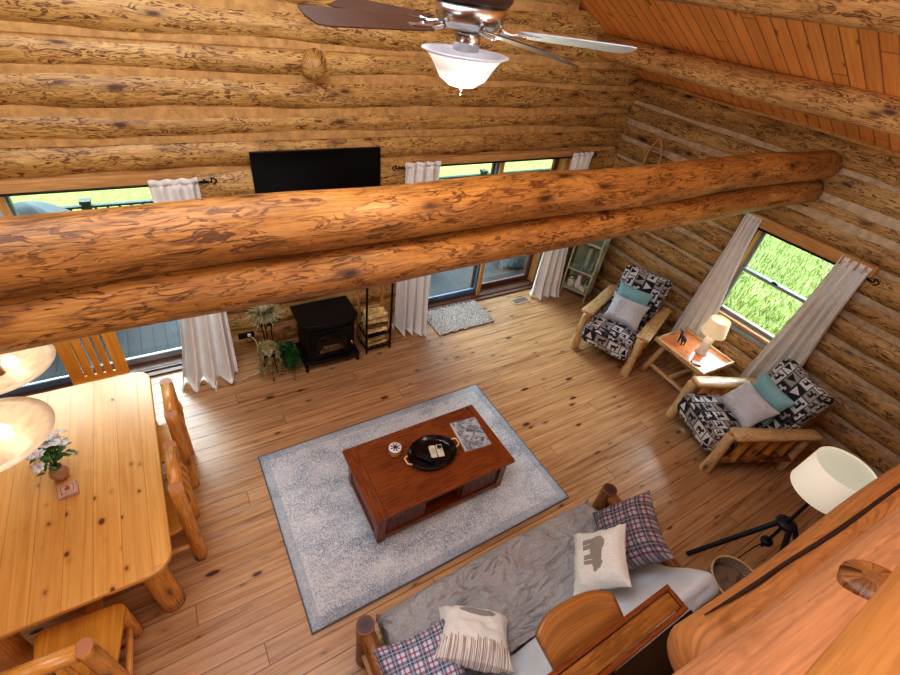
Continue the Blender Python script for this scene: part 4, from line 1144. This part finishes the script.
# ================================================================== FIREWOOD RACK
t = thing('firewood_rack', 'tall black iron firewood rack with twisted rear posts beside the stove', 'rack', (1.925, 4.38, 0))
for sx in (-1, 1):
    MB().box((sx * .165, -.14, .62), (.02, .02, 1.24)).build('front_post', M['black_metal'], t)
    mb = MB()
    for k in range(2):
        mb.tube([(sx * .165 + .012 * math.cos(q * 1.1 + k * PI), .16 + .012 * math.sin(q * 1.1 + k * PI), q * .03) for q in range(42)], .012, seg=6, sub=2)
    mb.build('twisted_post', M['trim_wood'], t)
for z in (.06, .27, 1.2):
    mb = MB()
    for sy in (-.14, .16): mb.box((0, sy, z), (.33, .016, .016))
    for sx in (-.165, .165): mb.box((sx, .01, z), (.016, .31, .016))
    if z < 1:
        for x in (-.08, 0, .08): mb.box((x, .01, z), (.012, .3, .012))
    mb.build('shelf_frame', M['black_metal'], t)
def firewood(loc, rz, L, r, sd, label, rx=0):
    random.seed(sd); mb = MB(); n = random.choice([3, 4, 5]); pts = []
    for i in range(n):
        a = i * 2 * PI / n + random.uniform(-.3, .3); q = r * random.uniform(.85, 1.15); pts.append((q * math.cos(a), q * math.sin(a)))
    Mx = Matrix.Rotation(R(90), 4, 'Y')
    mb.prism(pts, -L / 2, L / 2, M=Mx)
    o = mb.build('firewood_piece', M['bark'] if sd % 7 else M['birch'], loc=loc, bevel=.006); o.rotation_euler = (random.uniform(0, 3), random.uniform(-.06, .06), rz)
    tag(o, label, 'firewood', 'split firewood in the black rack')
    return o
sd = 100
for (z0, rows) in ((.10, 2), (.325, 4)):
    for rr_ in range(rows):
        for cc in range(4):
            firewood((1.925 + random.uniform(-.01, .01), 4.285 + cc * .068, z0 + rr_ * .072 + (0 if rows > 2 else 0)), R(90) * 0 + random.uniform(-.08, .08), .28, .036, sd, 'split pale firewood piece stacked in the black iron rack'); sd += 1
random.seed(21)

# ================================================================== PLANTS
def leaf(mb, p, d, up, L, w, droop=.3, n=4):
    p = Vector(p); d = Vector(d).normalized(); s = d.cross(Vector((0, 0, 1)));
    s = s.normalized() if s.length > .01 else Vector((1, 0, 0))
    b = len(mb.v)
    for i in range(n + 1):
        k = i / n; c = p + d * L * k + Vector((0, 0, -droop * L * k * k)); ww = w * math.sin(PI * min(.98, k * .9 + .08))
        mb.v += [tuple(c - s * ww), tuple(c + s * ww)]
    for i in range(n):
        mb.face((b + 2 * i, b + 2 * i + 1, b + 2 * i + 3, b + 2 * i + 2), ((0, 0), (1, 0), (1, 1), (0, 1)))
t = thing('plant_stand', 'thin black iron two tier plant stand left of the stove', 'plant stand', (.60, 4.42, 0))
mb = MB()
mb.lathe([(0, 0), (.10, 0), (.105, .02), (.09, .02), (.085, .008), (0, .008)], c=(.03, .12, .62), seg=28); mb.build('upper_ring', M['black_metal'], t)
for a in (90, 210, 330): MB().tube([(.03 + .07 * math.cos(R(a)), .12 + .07 * math.sin(R(a)), .62), (.03 + .05 * math.cos(R(a)), .12 + .05 * math.sin(R(a)), .4), (.03 + .11 * math.cos(R(a)), .12 + .11 * math.sin(R(a)), 0)], .007, seg=6).build('leg', M['black_metal'], t)
mb = MB(); mb.lathe([(0, 0), (.08, 0), (.085, .02), (.075, .02), (.07, .008), (0, .008)], c=(-.03, -.15, .36), seg=24); mb.build('lower_ring', M['black_metal'], t)
for a in (30, 150, 270): MB().tube([(-.03 + .06 * math.cos(R(a)), -.15 + .06 * math.sin(R(a)), .36), (-.03 + .09 * math.cos(R(a)), -.15 + .09 * math.sin(R(a)), 0)], .007, seg=6).build('leg', M['black_metal'], t)
def pot(t, r, h, mat, z=0):
    MB().lathe([(r * .7, 0), (r * .8, .01), (r, h * .7), (r * .96, h), (r * .88, h), (r * .85, h * .85), (0, h * .85)], seg=28).build('pot', mat, t, loc=(0, 0, z))
t = thing('spiky_plant', 'spiky pale dried grass plant in a white pot on the upper stand', 'plant', (.63, 4.54, .628))
pot(t, .085, .12, M['white'])
mb = MB()
for i in range(240):
    a = random.random() * 6.28; e = random.uniform(.1, 1.35); leaf(mb, (.03 * math.cos(a), .03 * math.sin(a), .10), (math.cos(a) * math.cos(e), math.sin(a) * math.cos(e), math.sin(e)), 0, random.uniform(.13, .24), .009, .4)
mb.build('foliage', M['pale_leaf'], t)
t = thing('trailing_plant', 'trailing pale green plant hanging over the lower stand', 'plant', (.57, 4.27, .368))
pot(t, .07, .10, M['white'])
mb = MB(); mt_ = MB()
for i in range(9):
    a = R(-170 + i * 40 + random.uniform(-12, 12)); L = random.uniform(.22, .40)
    P = [(.03 * math.cos(a), .03 * math.sin(a), .10), (.085 * math.cos(a), .085 * math.sin(a), .12), (.11 * math.cos(a), .11 * math.sin(a), .04), (.115 * math.cos(a), .115 * math.sin(a), -.12), (.12 * math.cos(a), .12 * math.sin(a), .06 - L)]
    mt_.tube(P, .003, seg=5)
    for q in range(70):
        k = random.random() * 3.99; j = int(k); f = k - j; p = Vector(P[j]).lerp(Vector(P[j + 1]), f); b = random.random() * 6.28
        leaf(mb, p, (math.cos(b), math.sin(b), random.uniform(-.6, .3)), 0, random.uniform(.02, .035), .009, .3, 2)
for i in range(90):
    a = random.random() * 6.28; r_ = random.random() * .08; leaf(mb, (r_ * math.cos(a), r_ * math.sin(a), .10 + random.random() * .04), (math.cos(a), math.sin(a), random.uniform(0, .8)), 0, .035, .011, .3, 2)
mt_.build('stems', M['sage_leaf'], t); mb.build('foliage', M['sage_leaf'], t)
t = thing('fern', 'dark green bushy fern in a black pot between the stands and the stove', 'plant', (.82, 4.38, 0))
pot(t, .09, .20, M['dark_metal'])
mb = MB()
for i in range(70):
    a = random.random() * 6.28; e = random.uniform(.2, 1.4); L = random.uniform(.22, .38); d = Vector((math.cos(a) * math.cos(e), math.sin(a) * math.cos(e), math.sin(e)))
    if d.x > .35: d.x *= .5
    p = Vector((0, 0, .20)); s = d.cross(Vector((0, 0, 1))).normalized()
    for q in range(12):
        k = q / 12; c = p + d * L * k + Vector((0, 0, -.55 * L * k * k * 1.2)); w = .05 * (1 - k) + .012
        for sg_ in (-1, 1): leaf(mb, c, s * sg_ * .6 + d * .8, 0, w * 1.3, .007, .5, 2)
mb.build('foliage', M['green_leaf'], t)
t = thing('wall_outlet', 'dark wall outlet low on the far wall beside the plants', 'outlet', (.42, 4.735, .33))
MB().box((0, 0, 0), (.18, .025, .075)).build('cover_plate', M['stove'], t, bevel=.004)
MB().box((.03, -.02, .01), (.04, .03, .035)).build('plug', M['white'], t, bevel=.006)
o = MB().tube([(.46, 4.70, .33), (.50, 4.62, .30), (.50, 4.50, .15), (.46, 4.40, .02), (.32, 4.36, .008), (.20, 4.34, .008), (.14, 4.42, .008), (.08, 4.5, .01)], .006, seg=6).build('power_cord', M['cord'])
tag(o, 'thin pale power cord on the floor between the curtain and the plants', 'cord')

# ================================================================== CORNER CABINET
rzc = math.atan2(-.41, -.91)   # local +x faces the room
t = thing('display_cabinet', 'narrow sage green glass display cabinet in the far corner', 'cabinet', (5.60, 4.34, 0), rzc)
CW, CD, CH = .43, .28, 1.55
for sx in (-1, 1):
    for sy in (-1, 1): MB().box((sx * CD / 2, sy * CW / 2, CH / 2), (.022, .022, CH)).build('leg', M['green_metal'], t)
for z in (.16, .52, 1.02, CH): 
    mb = MB()
    mb.box((0, 0, z), (CD, CW, .012)); 
    for sy in (-1, 1): mb.box((0, sy * CW / 2, z), (CD, .02, .028))
    for sx in (-1, 1): mb.box((sx * CD / 2, 0, z), (.02, CW, .028))
    mb.build('shelf', M['green_metal'], t)
MB().box((-CD / 2, 0, .86), (.004, CW - .02, 1.36)).build('back_panel', M['green_metal'], t)
MB().box((CD / 2 + .002, 0, 1.03), (.004, CW - .03, 1.0)).build('glass_door', M['glass'], t)
def inC(x, y, z): return local((5.60, 4.34), rzc, (x, y, z))
gw = m_plain('cream_candle_jar', (226, 220, 196), .3)
tt = thing('jar', 'cream lidded jar on the bottom shelf of the glass cabinet, left', 'jar', inC(.03, -.12, .167))
MB().lathe([(.04, 0), (.045, .01), (.045, .10), (.04, .11)], seg=20).build('jar_body', gw, tt); MB().lathe([(.043, .11), (.043, .14), (.0, .145)], seg=20).build('lid', M['chrome'], tt)
tt = thing('vase', 'slim white vase in the middle of the bottom shelf of the glass cabinet', 'vase', inC(.02, 0, .167))
MB().lathe([(.035, 0), (.045, .02), (.045, .08), (.025, .14), (.03, .19), (.024, .19), (.0, .16)], seg=20).build('vase_body', M['white'], tt)
tt = thing('small_box', 'small pale dish box on the bottom shelf of the glass cabinet, right', 'box', inC(.02, .12, .167))
MB().box((0, 0, .03), (.1, .1, .06)).build('box_body', gw, tt, bevel=.006); MB().tube([(-.04, 0, .06), (-.035, 0, .14), (0, 0, .17), (.035, 0, .14), (.04, 0, .06)], .005).build('handle', M['dark_metal'], tt)
for q_ in bpy.data.objects:
    if q_.get('category') in ('jar', 'box') or q_.get('label', '').startswith('slim white vase'): q_.scale = (1.25, 1.25, 1.25)
tt = thing('glass_pillar', 'tall pale fluted candle pillar inside the glass cabinet', 'candle', inC(-.01, .02, .527))
MB().lathe([(.05, 0), (.052, .02), (.035, .03), (.04, .2), (.035, .34), (.05, .36), (.05, .38), (0, .38)], seg=20).build('pillar_body', M['frost'] if False else gw, tt)
tt = thing('glass_pillar', 'second slender green candlestick inside the glass cabinet near the wall', 'candle', inC(-.02, .12, .527))
MB().lathe([(.035, 0), (.036, .02), (.018, .03), (.022, .22), (.018, .36), (.03, .38), (0, .38)], seg=20).build('pillar_body', M['green_metal'], tt)
random.seed(5)
for i in range(5):
    tt = thing('glass_cup', 'small clear drinking cup standing inside the glass cabinet', 'cup', inC(.06, -.15 + i * .065, .527), 0, 'small cups inside the glass cabinet')
    MB().lathe([(.018, 0), (.022, .05), (.02, .05), (.016, .004), (0, .004)], seg=14).build('cup_body', M['silver'], tt)

# snowshoe-like bent wood loop on right wall
t = thing('snowshoe', 'bent pale wood snowshoe loop hung on the right wall near the corner', 'snowshoe', (5.95, 4.10, 1.63), 0)
pts = [(0, -.02, -.42), (0, .08, .1), (0, .12, .6), (0, .10, .85), (0, .01, .985), (0, -.09, .85), (0, -.11, .6), (0, -.08, .1)]
MB().tube(pts, .016, seg=8, closed=True).build('frame', M['trim_wood'], t)
mb = MB()
for i in range(9):
    z = .1 + i * .09; mb.tube([(0, -.12, z), (0, .14, z + .06)], .003, seg=5); mb.tube([(0, .14, z), (0, -.12, z + .06)], .003, seg=5)
mb.build('webbing', M['birch'], t)
MB().tube([(0, 0, -.40), (0, -.01, -.62)], .013, seg=8).build('tail', M['trim_wood'], t)

# ================================================================== DINING TABLE
DX0, DX1, DY0, DY1, DZ = -1.72, -.535, 1.93, 4.00, .76
t = thing('dining_table', 'large honey pine dining table with rounded corners at the left', 'dining table', ((DX0 + DX1) / 2, (DY0 + DY1) / 2, 0))
w, d = DX1 - DX0, DY1 - DY0
poly = []
for (cx, cy, a0) in ((w / 2 - .14, d / 2 - .14, 0), (-w / 2 + .14, d / 2 - .14, 90), (-w / 2 + .14, -d / 2 + .14, 180), (w / 2 - .14, -d / 2 + .14, 270)):
    for i in range(9):
        a = R(a0 + i * 90 / 8); poly.append((cx + .14 * math.cos(a), cy + .14 * math.sin(a)))
mb = MB(); mb.prism(poly, DZ - .045, DZ, uvrot=True); mb.build('tabletop', M['table_top'], t, bevel=.012, bevseg=3)
mb = MB(); mb.box((0, 0, DZ - .10), (w - .3, d - .34, .11), ax=1); mb.build('apron', M['table_edge'], t)
for sx in (-1, 1):
    for sy in (-1, 1):
        mb = MB(); mb.log((sx * (w / 2 - .15), sy * (d / 2 - .17), 0), (sx * (w / 2 - .18), sy * (d / 2 - .2), DZ - .05), .085, .08, seg=20, amp=.06); mb.build('leg', [M['chair_log'], M['end']], t)
mb = MB(); mb.log((0, -d / 2 + .2, .2), (0, d / 2 - .2, .2), .05, .05); mb.build('stretcher', [M['chair_log'], M['end']], t)
# vase of flowers
t = thing('flower_vase', 'small tan vase of white flowers and green leaves on the dining table', 'vase', (-1.155, 2.975, DZ + .001))
MB().lathe([(.03, 0), (.045, .01), (.058, .05), (.052, .09), (.036, .115), (.04, .125), (.034, .125), (.03, .11), (0, .1)], seg=28).build('vase_body', m_plain('tan_stoneware', (176, 140, 108), .4, 0, .15, 20), t)
ms = MB(); ml = MB(); random.seed(12)
fl = []
for i in range(22):
    a = random.random() * 6.28; e = random.uniform(.5, 1.4); L = random.uniform(.15, .25)
    p1 = Vector((math.cos(a) * math.cos(e) * L * .9 - .01, math.sin(a) * math.cos(e) * L * .9 + .04, .16 + math.sin(e) * L * 1.15))
    ms.tube([(0, 0, .1), (p1.x * .4, p1.y * .4, .12 + (p1.z - .12) * .6), p1], .0022, seg=4, sub=2); fl.append(p1)
for i in range(120):
    p = fl[i % 22] * random.uniform(.45, 1.0); p.z = .12 + (fl[i % 22].z - .12) * random.uniform(.2, .9); a = random.random() * 6.28
    leaf(ml, p, (math.cos(a), math.sin(a), random.uniform(-.2, .5)), 0, random.uniform(.04, .065), .014, .3, 3)
ms.build('stems', M['green_leaf'], t); ml.build('foliage', m_plain('bright_leaf', (84, 136, 70), .5, 0, .3, 20), t)
pet = m_plain('white_petals', (252, 252, 252), .6); cen = m_plain('flower_centre', (206, 170, 60), .6)
for p in fl[:14]:
    mb = MB(); nrm = (p - Vector((0, 0, .1))).normalized(); Mx = basis(p, nrm.cross(Vector((0, .3, 1))), nrm.cross(nrm.cross(Vector((0, .3, 1)))))
    for i in range(7):
        a = i * 2 * PI / 7; b = len(mb.v); c, s = math.cos(a), math.sin(a)
        q = [(0, 0, .002), (.030, -.017, .010), (.050, 0, .004), (.030, .017, .010)]
        mb.v += [tuple(Mx @ Vector((c * x - s * y, s * x + c * y, z if False else -z))) for x, y, z in q]
        mb.face((b, b + 1, b + 2, b + 3), ((0, 0), (1, 0), (1, 1), (0, 1)))
    mb.build('flower', pet, t, solid=.002)
t = thing('coaster_box', 'small square patterned coaster box on the dining table below the vase', 'coaster box', (-1.11, 2.82, DZ + .001), R(6))
MB().box((0, 0, .016), (.115, .115, .032)).build('box_body', m_plain('pinkish_box', (196, 160, 142), .5, 0, .1, 30), t, bevel=.004)
MB().box((0, 0, .033), (.095, .095, .003)).build('printed_top', m_plain('peach_print', (222, 182, 150), .5), t)
mb = MB()
for s in (-1, 1): mb.box((s * .036, 0, .0355), (.004, .076, .002)); mb.box((0, s * .036, .0355), (.076, .004, .002))
mb.box((0, 0, .0355), (.03, .026, .002)); mb.box((0, .02, .0355), (.016, .014, .002)); mb.build('printed_mark', m_plain('rust_print', (170, 92, 62), .5), t)

# ================================================================== DINING CHAIRS (local +y is the back, seat towards -y)
def dining_chair(label, loc, rz):
    t = thing('dining_chair', label, 'chair', loc, rz, 'log dining chairs around the pine table')
    for s in (-1, 1):
        MB().log((s * .20, .21, 0), (s * .20, .235, .98), .050, .046, amp=.05, seg=18, step=.06).build('leg', [M['chair_log'], M['end']], t)
        MB().log((s * .19, -.20, 0), (s * .19, -.19, .44), .042, .040, amp=.05).build('leg', [M['chair_log'], M['end']], t)
        MB().log((s * .195, -.18, .20), (s * .20, .20, .20), .022, .022, amp=.08).build('side_stretcher', M['chair_log'], t)
    MB().log((-.17, .235, .94), (.17, .235, .94), .047, .047, amp=.05, seg=16).build('top_rail', [M['chair_log'], M['end']], t)
    MB().log((-.18, .205, .50), (.18, .205, .50), .03, .03, amp=.05).build('lower_rail', M['chair_log'], t)
    MB().log((-.18, -.19, .22), (.18, -.19, .22), .024, .024, amp=.08).build('front_stretcher', M['chair_log'], t)
    for q in (-.10, -.033, .033, .10):
        MB().tube([(q * .8, .235, .91), (q * 1.1, .27, .82), (q * 1.25, .285, .70), (q * 1.1, .25, .58), (q * .85, .21, .50)], .013, seg=8).build('back_spindle', M['chair_log'], t)
    mb = MB()
    pl = []
    for (cx, cy, a0) in ((.16, .14, 0), (-.16, .14, 90), (-.19, -.17, 180), (.19, -.17, 270)):
        for i in range(5):
            a = R(a0 + i * 90 / 4); pl.append((cx + .05 * math.cos(a), cy + .05 * math.sin(a)))
    mb.prism(pl, .435, .47, uvrot=True); mb.build('seat', M['table_edge'], t, bevel=.008)
    return t
dining_chair('log dining chair at the right side of the pine table, farther from the camera', (-.625, 3.30, 0), R(-90))
dining_chair('log dining chair at the right side of the pine table, nearer the camera', (-.665, 2.58, 0), R(-90))
dining_chair('log dining chair at the near end of the pine table, seat in view', (-1.13, 1.80, 0), R(176))
# far end chair with board back
t = thing('dining_chair', 'honey pine board back chair with four slots at the far end of the table', 'chair', (-.985, 4.22, 0), 0)
for s in (-1, 1):
    MB().box((s * .20, .20, .24), (.045, .045, .48)).build('leg', M['table_edge'], t, bevel=.005)
    MB().box((s * .20, -.18, .22), (.045, .045, .44)).build('leg', M['table_edge'], t, bevel=.005)
mb = MB(); mb.box((0, 0, .455), (.46, .44, .035)); mb.build('seat', M['table_edge'], t, bevel=.01)
def bbx(u, z): return (u, .19 + (z - .47) * .12)
mb = MB()
xs_ = [-.235, -.128, -.104, -.048, -.026, .026, .048, .104, .128, .235]
Mb_ = Matrix.Rotation(R(-7), 3, 'X')
for i in range(0, 10, 2):
    mb.box(((xs_[i] + xs_[i + 1]) / 2, .215, .71), (xs_[i + 1] - xs_[i], .03, .46), M=Mb_)
mb.box((0, .252, .985), (.47, .03, .10), M=Mb_); mb.box((0, .186, .48), (.47, .03, .05), M=Mb_)
mb.build('backrest', M['table_edge'], t)

# ================================================================== CHANDELIER
t = thing('chandelier', 'chandelier with alabaster glass bowls hanging over the dining table', 'chandelier', (-1.43, 2.37, 2.1))
bow = [(-.985, 2.63), (-.965, 2.10), (-1.85, 2.63), (-1.87, 2.10)]
MB().tube([(0, 0, -.12), (0, 0, 1.5), (0, 0, roofz(1.43) - 2.1 - .03)], .012, seg=8).build('stem', M['bronze'], t)
MB().lathe([(0, -.14), (.03, -.12), (.05, -.06), (.03, .0), (.045, .05), (0, .08)], seg=20).build('hub', M['bronze'], t)
for (bx_, by_) in bow:
    dx, dy = bx_ + 1.43, by_ - 2.37
    MB().tube([(0, 0, -.05), (dx * .4, dy * .4, -.14), (dx * .85, dy * .85, -.12), (dx, dy, -.03)], .009, seg=8).build('arm', M['bronze'], t)
    b = MB().lathe([(.02, -.055), (.10, -.05), (.17, -.028), (.205, .0), (.25, .012), (.253, .016), (.20, .006), (.165, -.02), (.1, -.042), (0.0, -.046)], c=(dx, dy, 0), seg=48, cap=False).build('glass_bowl', M['alabaster'], t)
    MB().lathe([(0, -.045), (.02, -.04), (.016, .0), (0, .01)], c=(dx, dy, 0), seg=12).build('finial', M['bronze'], b)
    MB().lathe([(0, -.03), (.03, -.025), (.035, 0), (.02, .03), (0, .035)], c=(dx + .05, dy + .03, 0), seg=14).build('bulb', M['bulb'], b)

# ================================================================== CEILING FAN
hx, hy, hz = 1.09, 1.70, 3.86
t = thing('ceiling_fan', 'ceiling fan with dark blades and a frosted glass bowl light', 'ceiling fan', (hx, hy, hz))
MB().tube([(0, 0, .1), (0, 0, 1.0), (0, 0, roofz(hx) - hz - .02)], .014, seg=10).build('downrod', M['bronze'], t)
MB().lathe([(0, .075), (.135, .075), (.148, .09), (.148, .18), (.10, .22), (0, .22)], seg=40).build('motor_housing', M['fan_wood'], t)
MB().lathe([(0, -.005), (.09, -.005), (.125, .02), (.13, .075)], seg=40).build('trim_ring', M['chrome'], t)
MB().lathe([(.035, -.075), (.05, -.07), (.05, -.02), (.04, -.012)], seg=28).build('light_fitter', M['chrome'], t)
MB().lathe([(.0, -.195), (.05, -.19), (.09, -.165), (.115, -.125), (.14, -.09), (.168, -.078), (.165, -.074), (.135, -.085), (.11, -.12), (.08, -.15), (0, -.18)], seg=48).build('glass_bowl', M['frost'], t)
MB().lathe([(0, -.225), (.006, -.215), (.01, -.2), (0, -.195)], seg=12).build('finial', M['chrome'], t)
for k_ in range(5):
    a = R(46 + 72 * k_); Mx = RT((0, 0, .0), rz=a)
    ub = MB(); ub.tube([(.12, 0, .005), (.17, 0, -.004), (.22, 0, 0)], [.014, .01, .012], seg=6); ub.box((.23, 0, .002), (.09, .05, .006)); irn = ub.build('blade_iron', M['chrome'], t, M=Mx)
    mb = MB(); pl = [(.19, -.045), (.25, -.058), (.60, -.070), (.635, -.06), (.645, 0), (.635, .06), (.60, .070), (.25, .058), (.19, .045)]
    tilt = R(14)
    mb.prism(pl, -.004, .0, mi=0); st = len(mb.v)
    o = mb.build('fan_blade', M['fan_wood'] if k_ != 4 else M['fan_sheen'], t, M=Mx @ RT((0, 0, .004), rx=-tilt))

# ================================================================== LIGHTS
world = bpy.data.worlds.new('world'); scene.world = world; world.use_nodes = True
wt = world.node_tree; bg = wt.nodes['Background']
tc = wt.nodes.new('ShaderNodeTexCoord'); sp_ = wt.nodes.new('ShaderNodeSeparateXYZ'); wt.links.new(tc.outputs['Generated'], sp_.inputs[0])
cr = wt.nodes.new('ShaderNodeValToRGB'); cr.color_ramp.elements[0].position = .45; cr.color_ramp.elements[0].color = (.85, .87, .86, 1); cr.color_ramp.elements[1].position = .9; cr.color_ramp.elements[1].color = (.72, .82, .95, 1)
mr_ = wt.nodes.new('ShaderNodeMapRange'); mr_.inputs[1].default_value = -1; mr_.inputs[2].default_value = 1; wt.links.new(sp_.outputs[2], mr_.inputs[0]); wt.links.new(mr_.outputs[0], cr.inputs[0]); wt.links.new(cr.outputs[0], bg.inputs[0])
bg.inputs[1].default_value = 2.3
def light(name, typ, loc, energy, color=(1, 1, 1), size=None, sy=None, rot=None, target=None, rad=None, angle=None):
    ld = bpy.data.lights.new(name, typ); ld.energy = energy; ld.color = color
    if typ == 'AREA':
        ld.size = size
        if sy: ld.shape = 'RECTANGLE'; ld.size_y = sy
    if rad is not None: ld.shadow_soft_size = rad
    if angle is not None: ld.angle = angle
    o = bpy.data.objects.new(name, ld); COL.objects.link(o); o.location = loc
    if target is not None: o.rotation_euler = (Vector(target) - Vector(loc)).to_track_quat('-Z', 'Y').to_euler()
    if rot: o.rotation_euler = rot
    return o
WARM = (1, .80, .56); NEU = (1, .96, .92); COOL = (.90, .95, 1.0)
light('daylight_sun', 'SUN', (0, 12, 8), 5.5, (.93, .97, 1.0), angle=R(36), target=(0, 0, -3))
light('window_sun', 'SUN', (12, 2, 9), 7.5, (.93, .97, 1.0), angle=R(36), target=(0, 2, 0))
light('ridge_fill', 'AREA', (.6, 1.9, 5.6), 215, COOL, 3.5, 5.0, target=(1.2, 1.8, 0))  # unseen area light added to fill the room from above
light('loft_fill', 'AREA', (1.5, -2.6, 5.0), 34, NEU, 3, 2, target=(2.4, 4.6, 2.2))  # added fill behind the camera, no fixture there
light('ceiling_fill', 'AREA', (2.0, -3.0, 2.8), 200, NEU, 2.5, 1, target=(4.8, 3, 4.0))  # out-of-view fill aimed upward, added to brighten the ceiling boards
light('loft_side_fill', 'AREA', (-3.4, .6, 4.6), 50, NEU, 2, 2, target=(3.5, 3.4, .5))  # unseen fill added from the left side
light('fan_lamp', 'POINT', (hx, hy, hz - .35), 14, WARM, rad=.06)
light('chandelier_lamp', 'POINT', (-.985, 2.63, 2.3), 1.2, WARM, rad=.06)
light('chandelier_lamp', 'POINT', (-.965, 2.10, 2.3), 1.2, WARM, rad=.06)
light('side_table_lamp', 'POINT', LAMP, 2, WARM, rad=.05)
light('loft_right_fill', 'AREA', (4.0, -2.6, 4.6), 160, COOL, 2, 1.5, target=(5.6, 2.6, 1.2))  # cool fill added out of view to brighten armchairs and right wall
scene.view_settings.view_transform = 'Standard'
scene.view_settings.use_white_balance = True
scene.view_settings.white_balance_temperature = 5950
for lo_ in bpy.data.lights:
    if lo_.type == 'SUN': lo_.specular_factor = .3
scene.view_settings.look = 'Medium High Contrast'
scene.view_settings.exposure = .06
scene.cycles.use_denoising = True
scene.cycles.max_bounces = 8
scene.cycles.transparent_max_bounces = 12
bpy.context.view_layer.update()
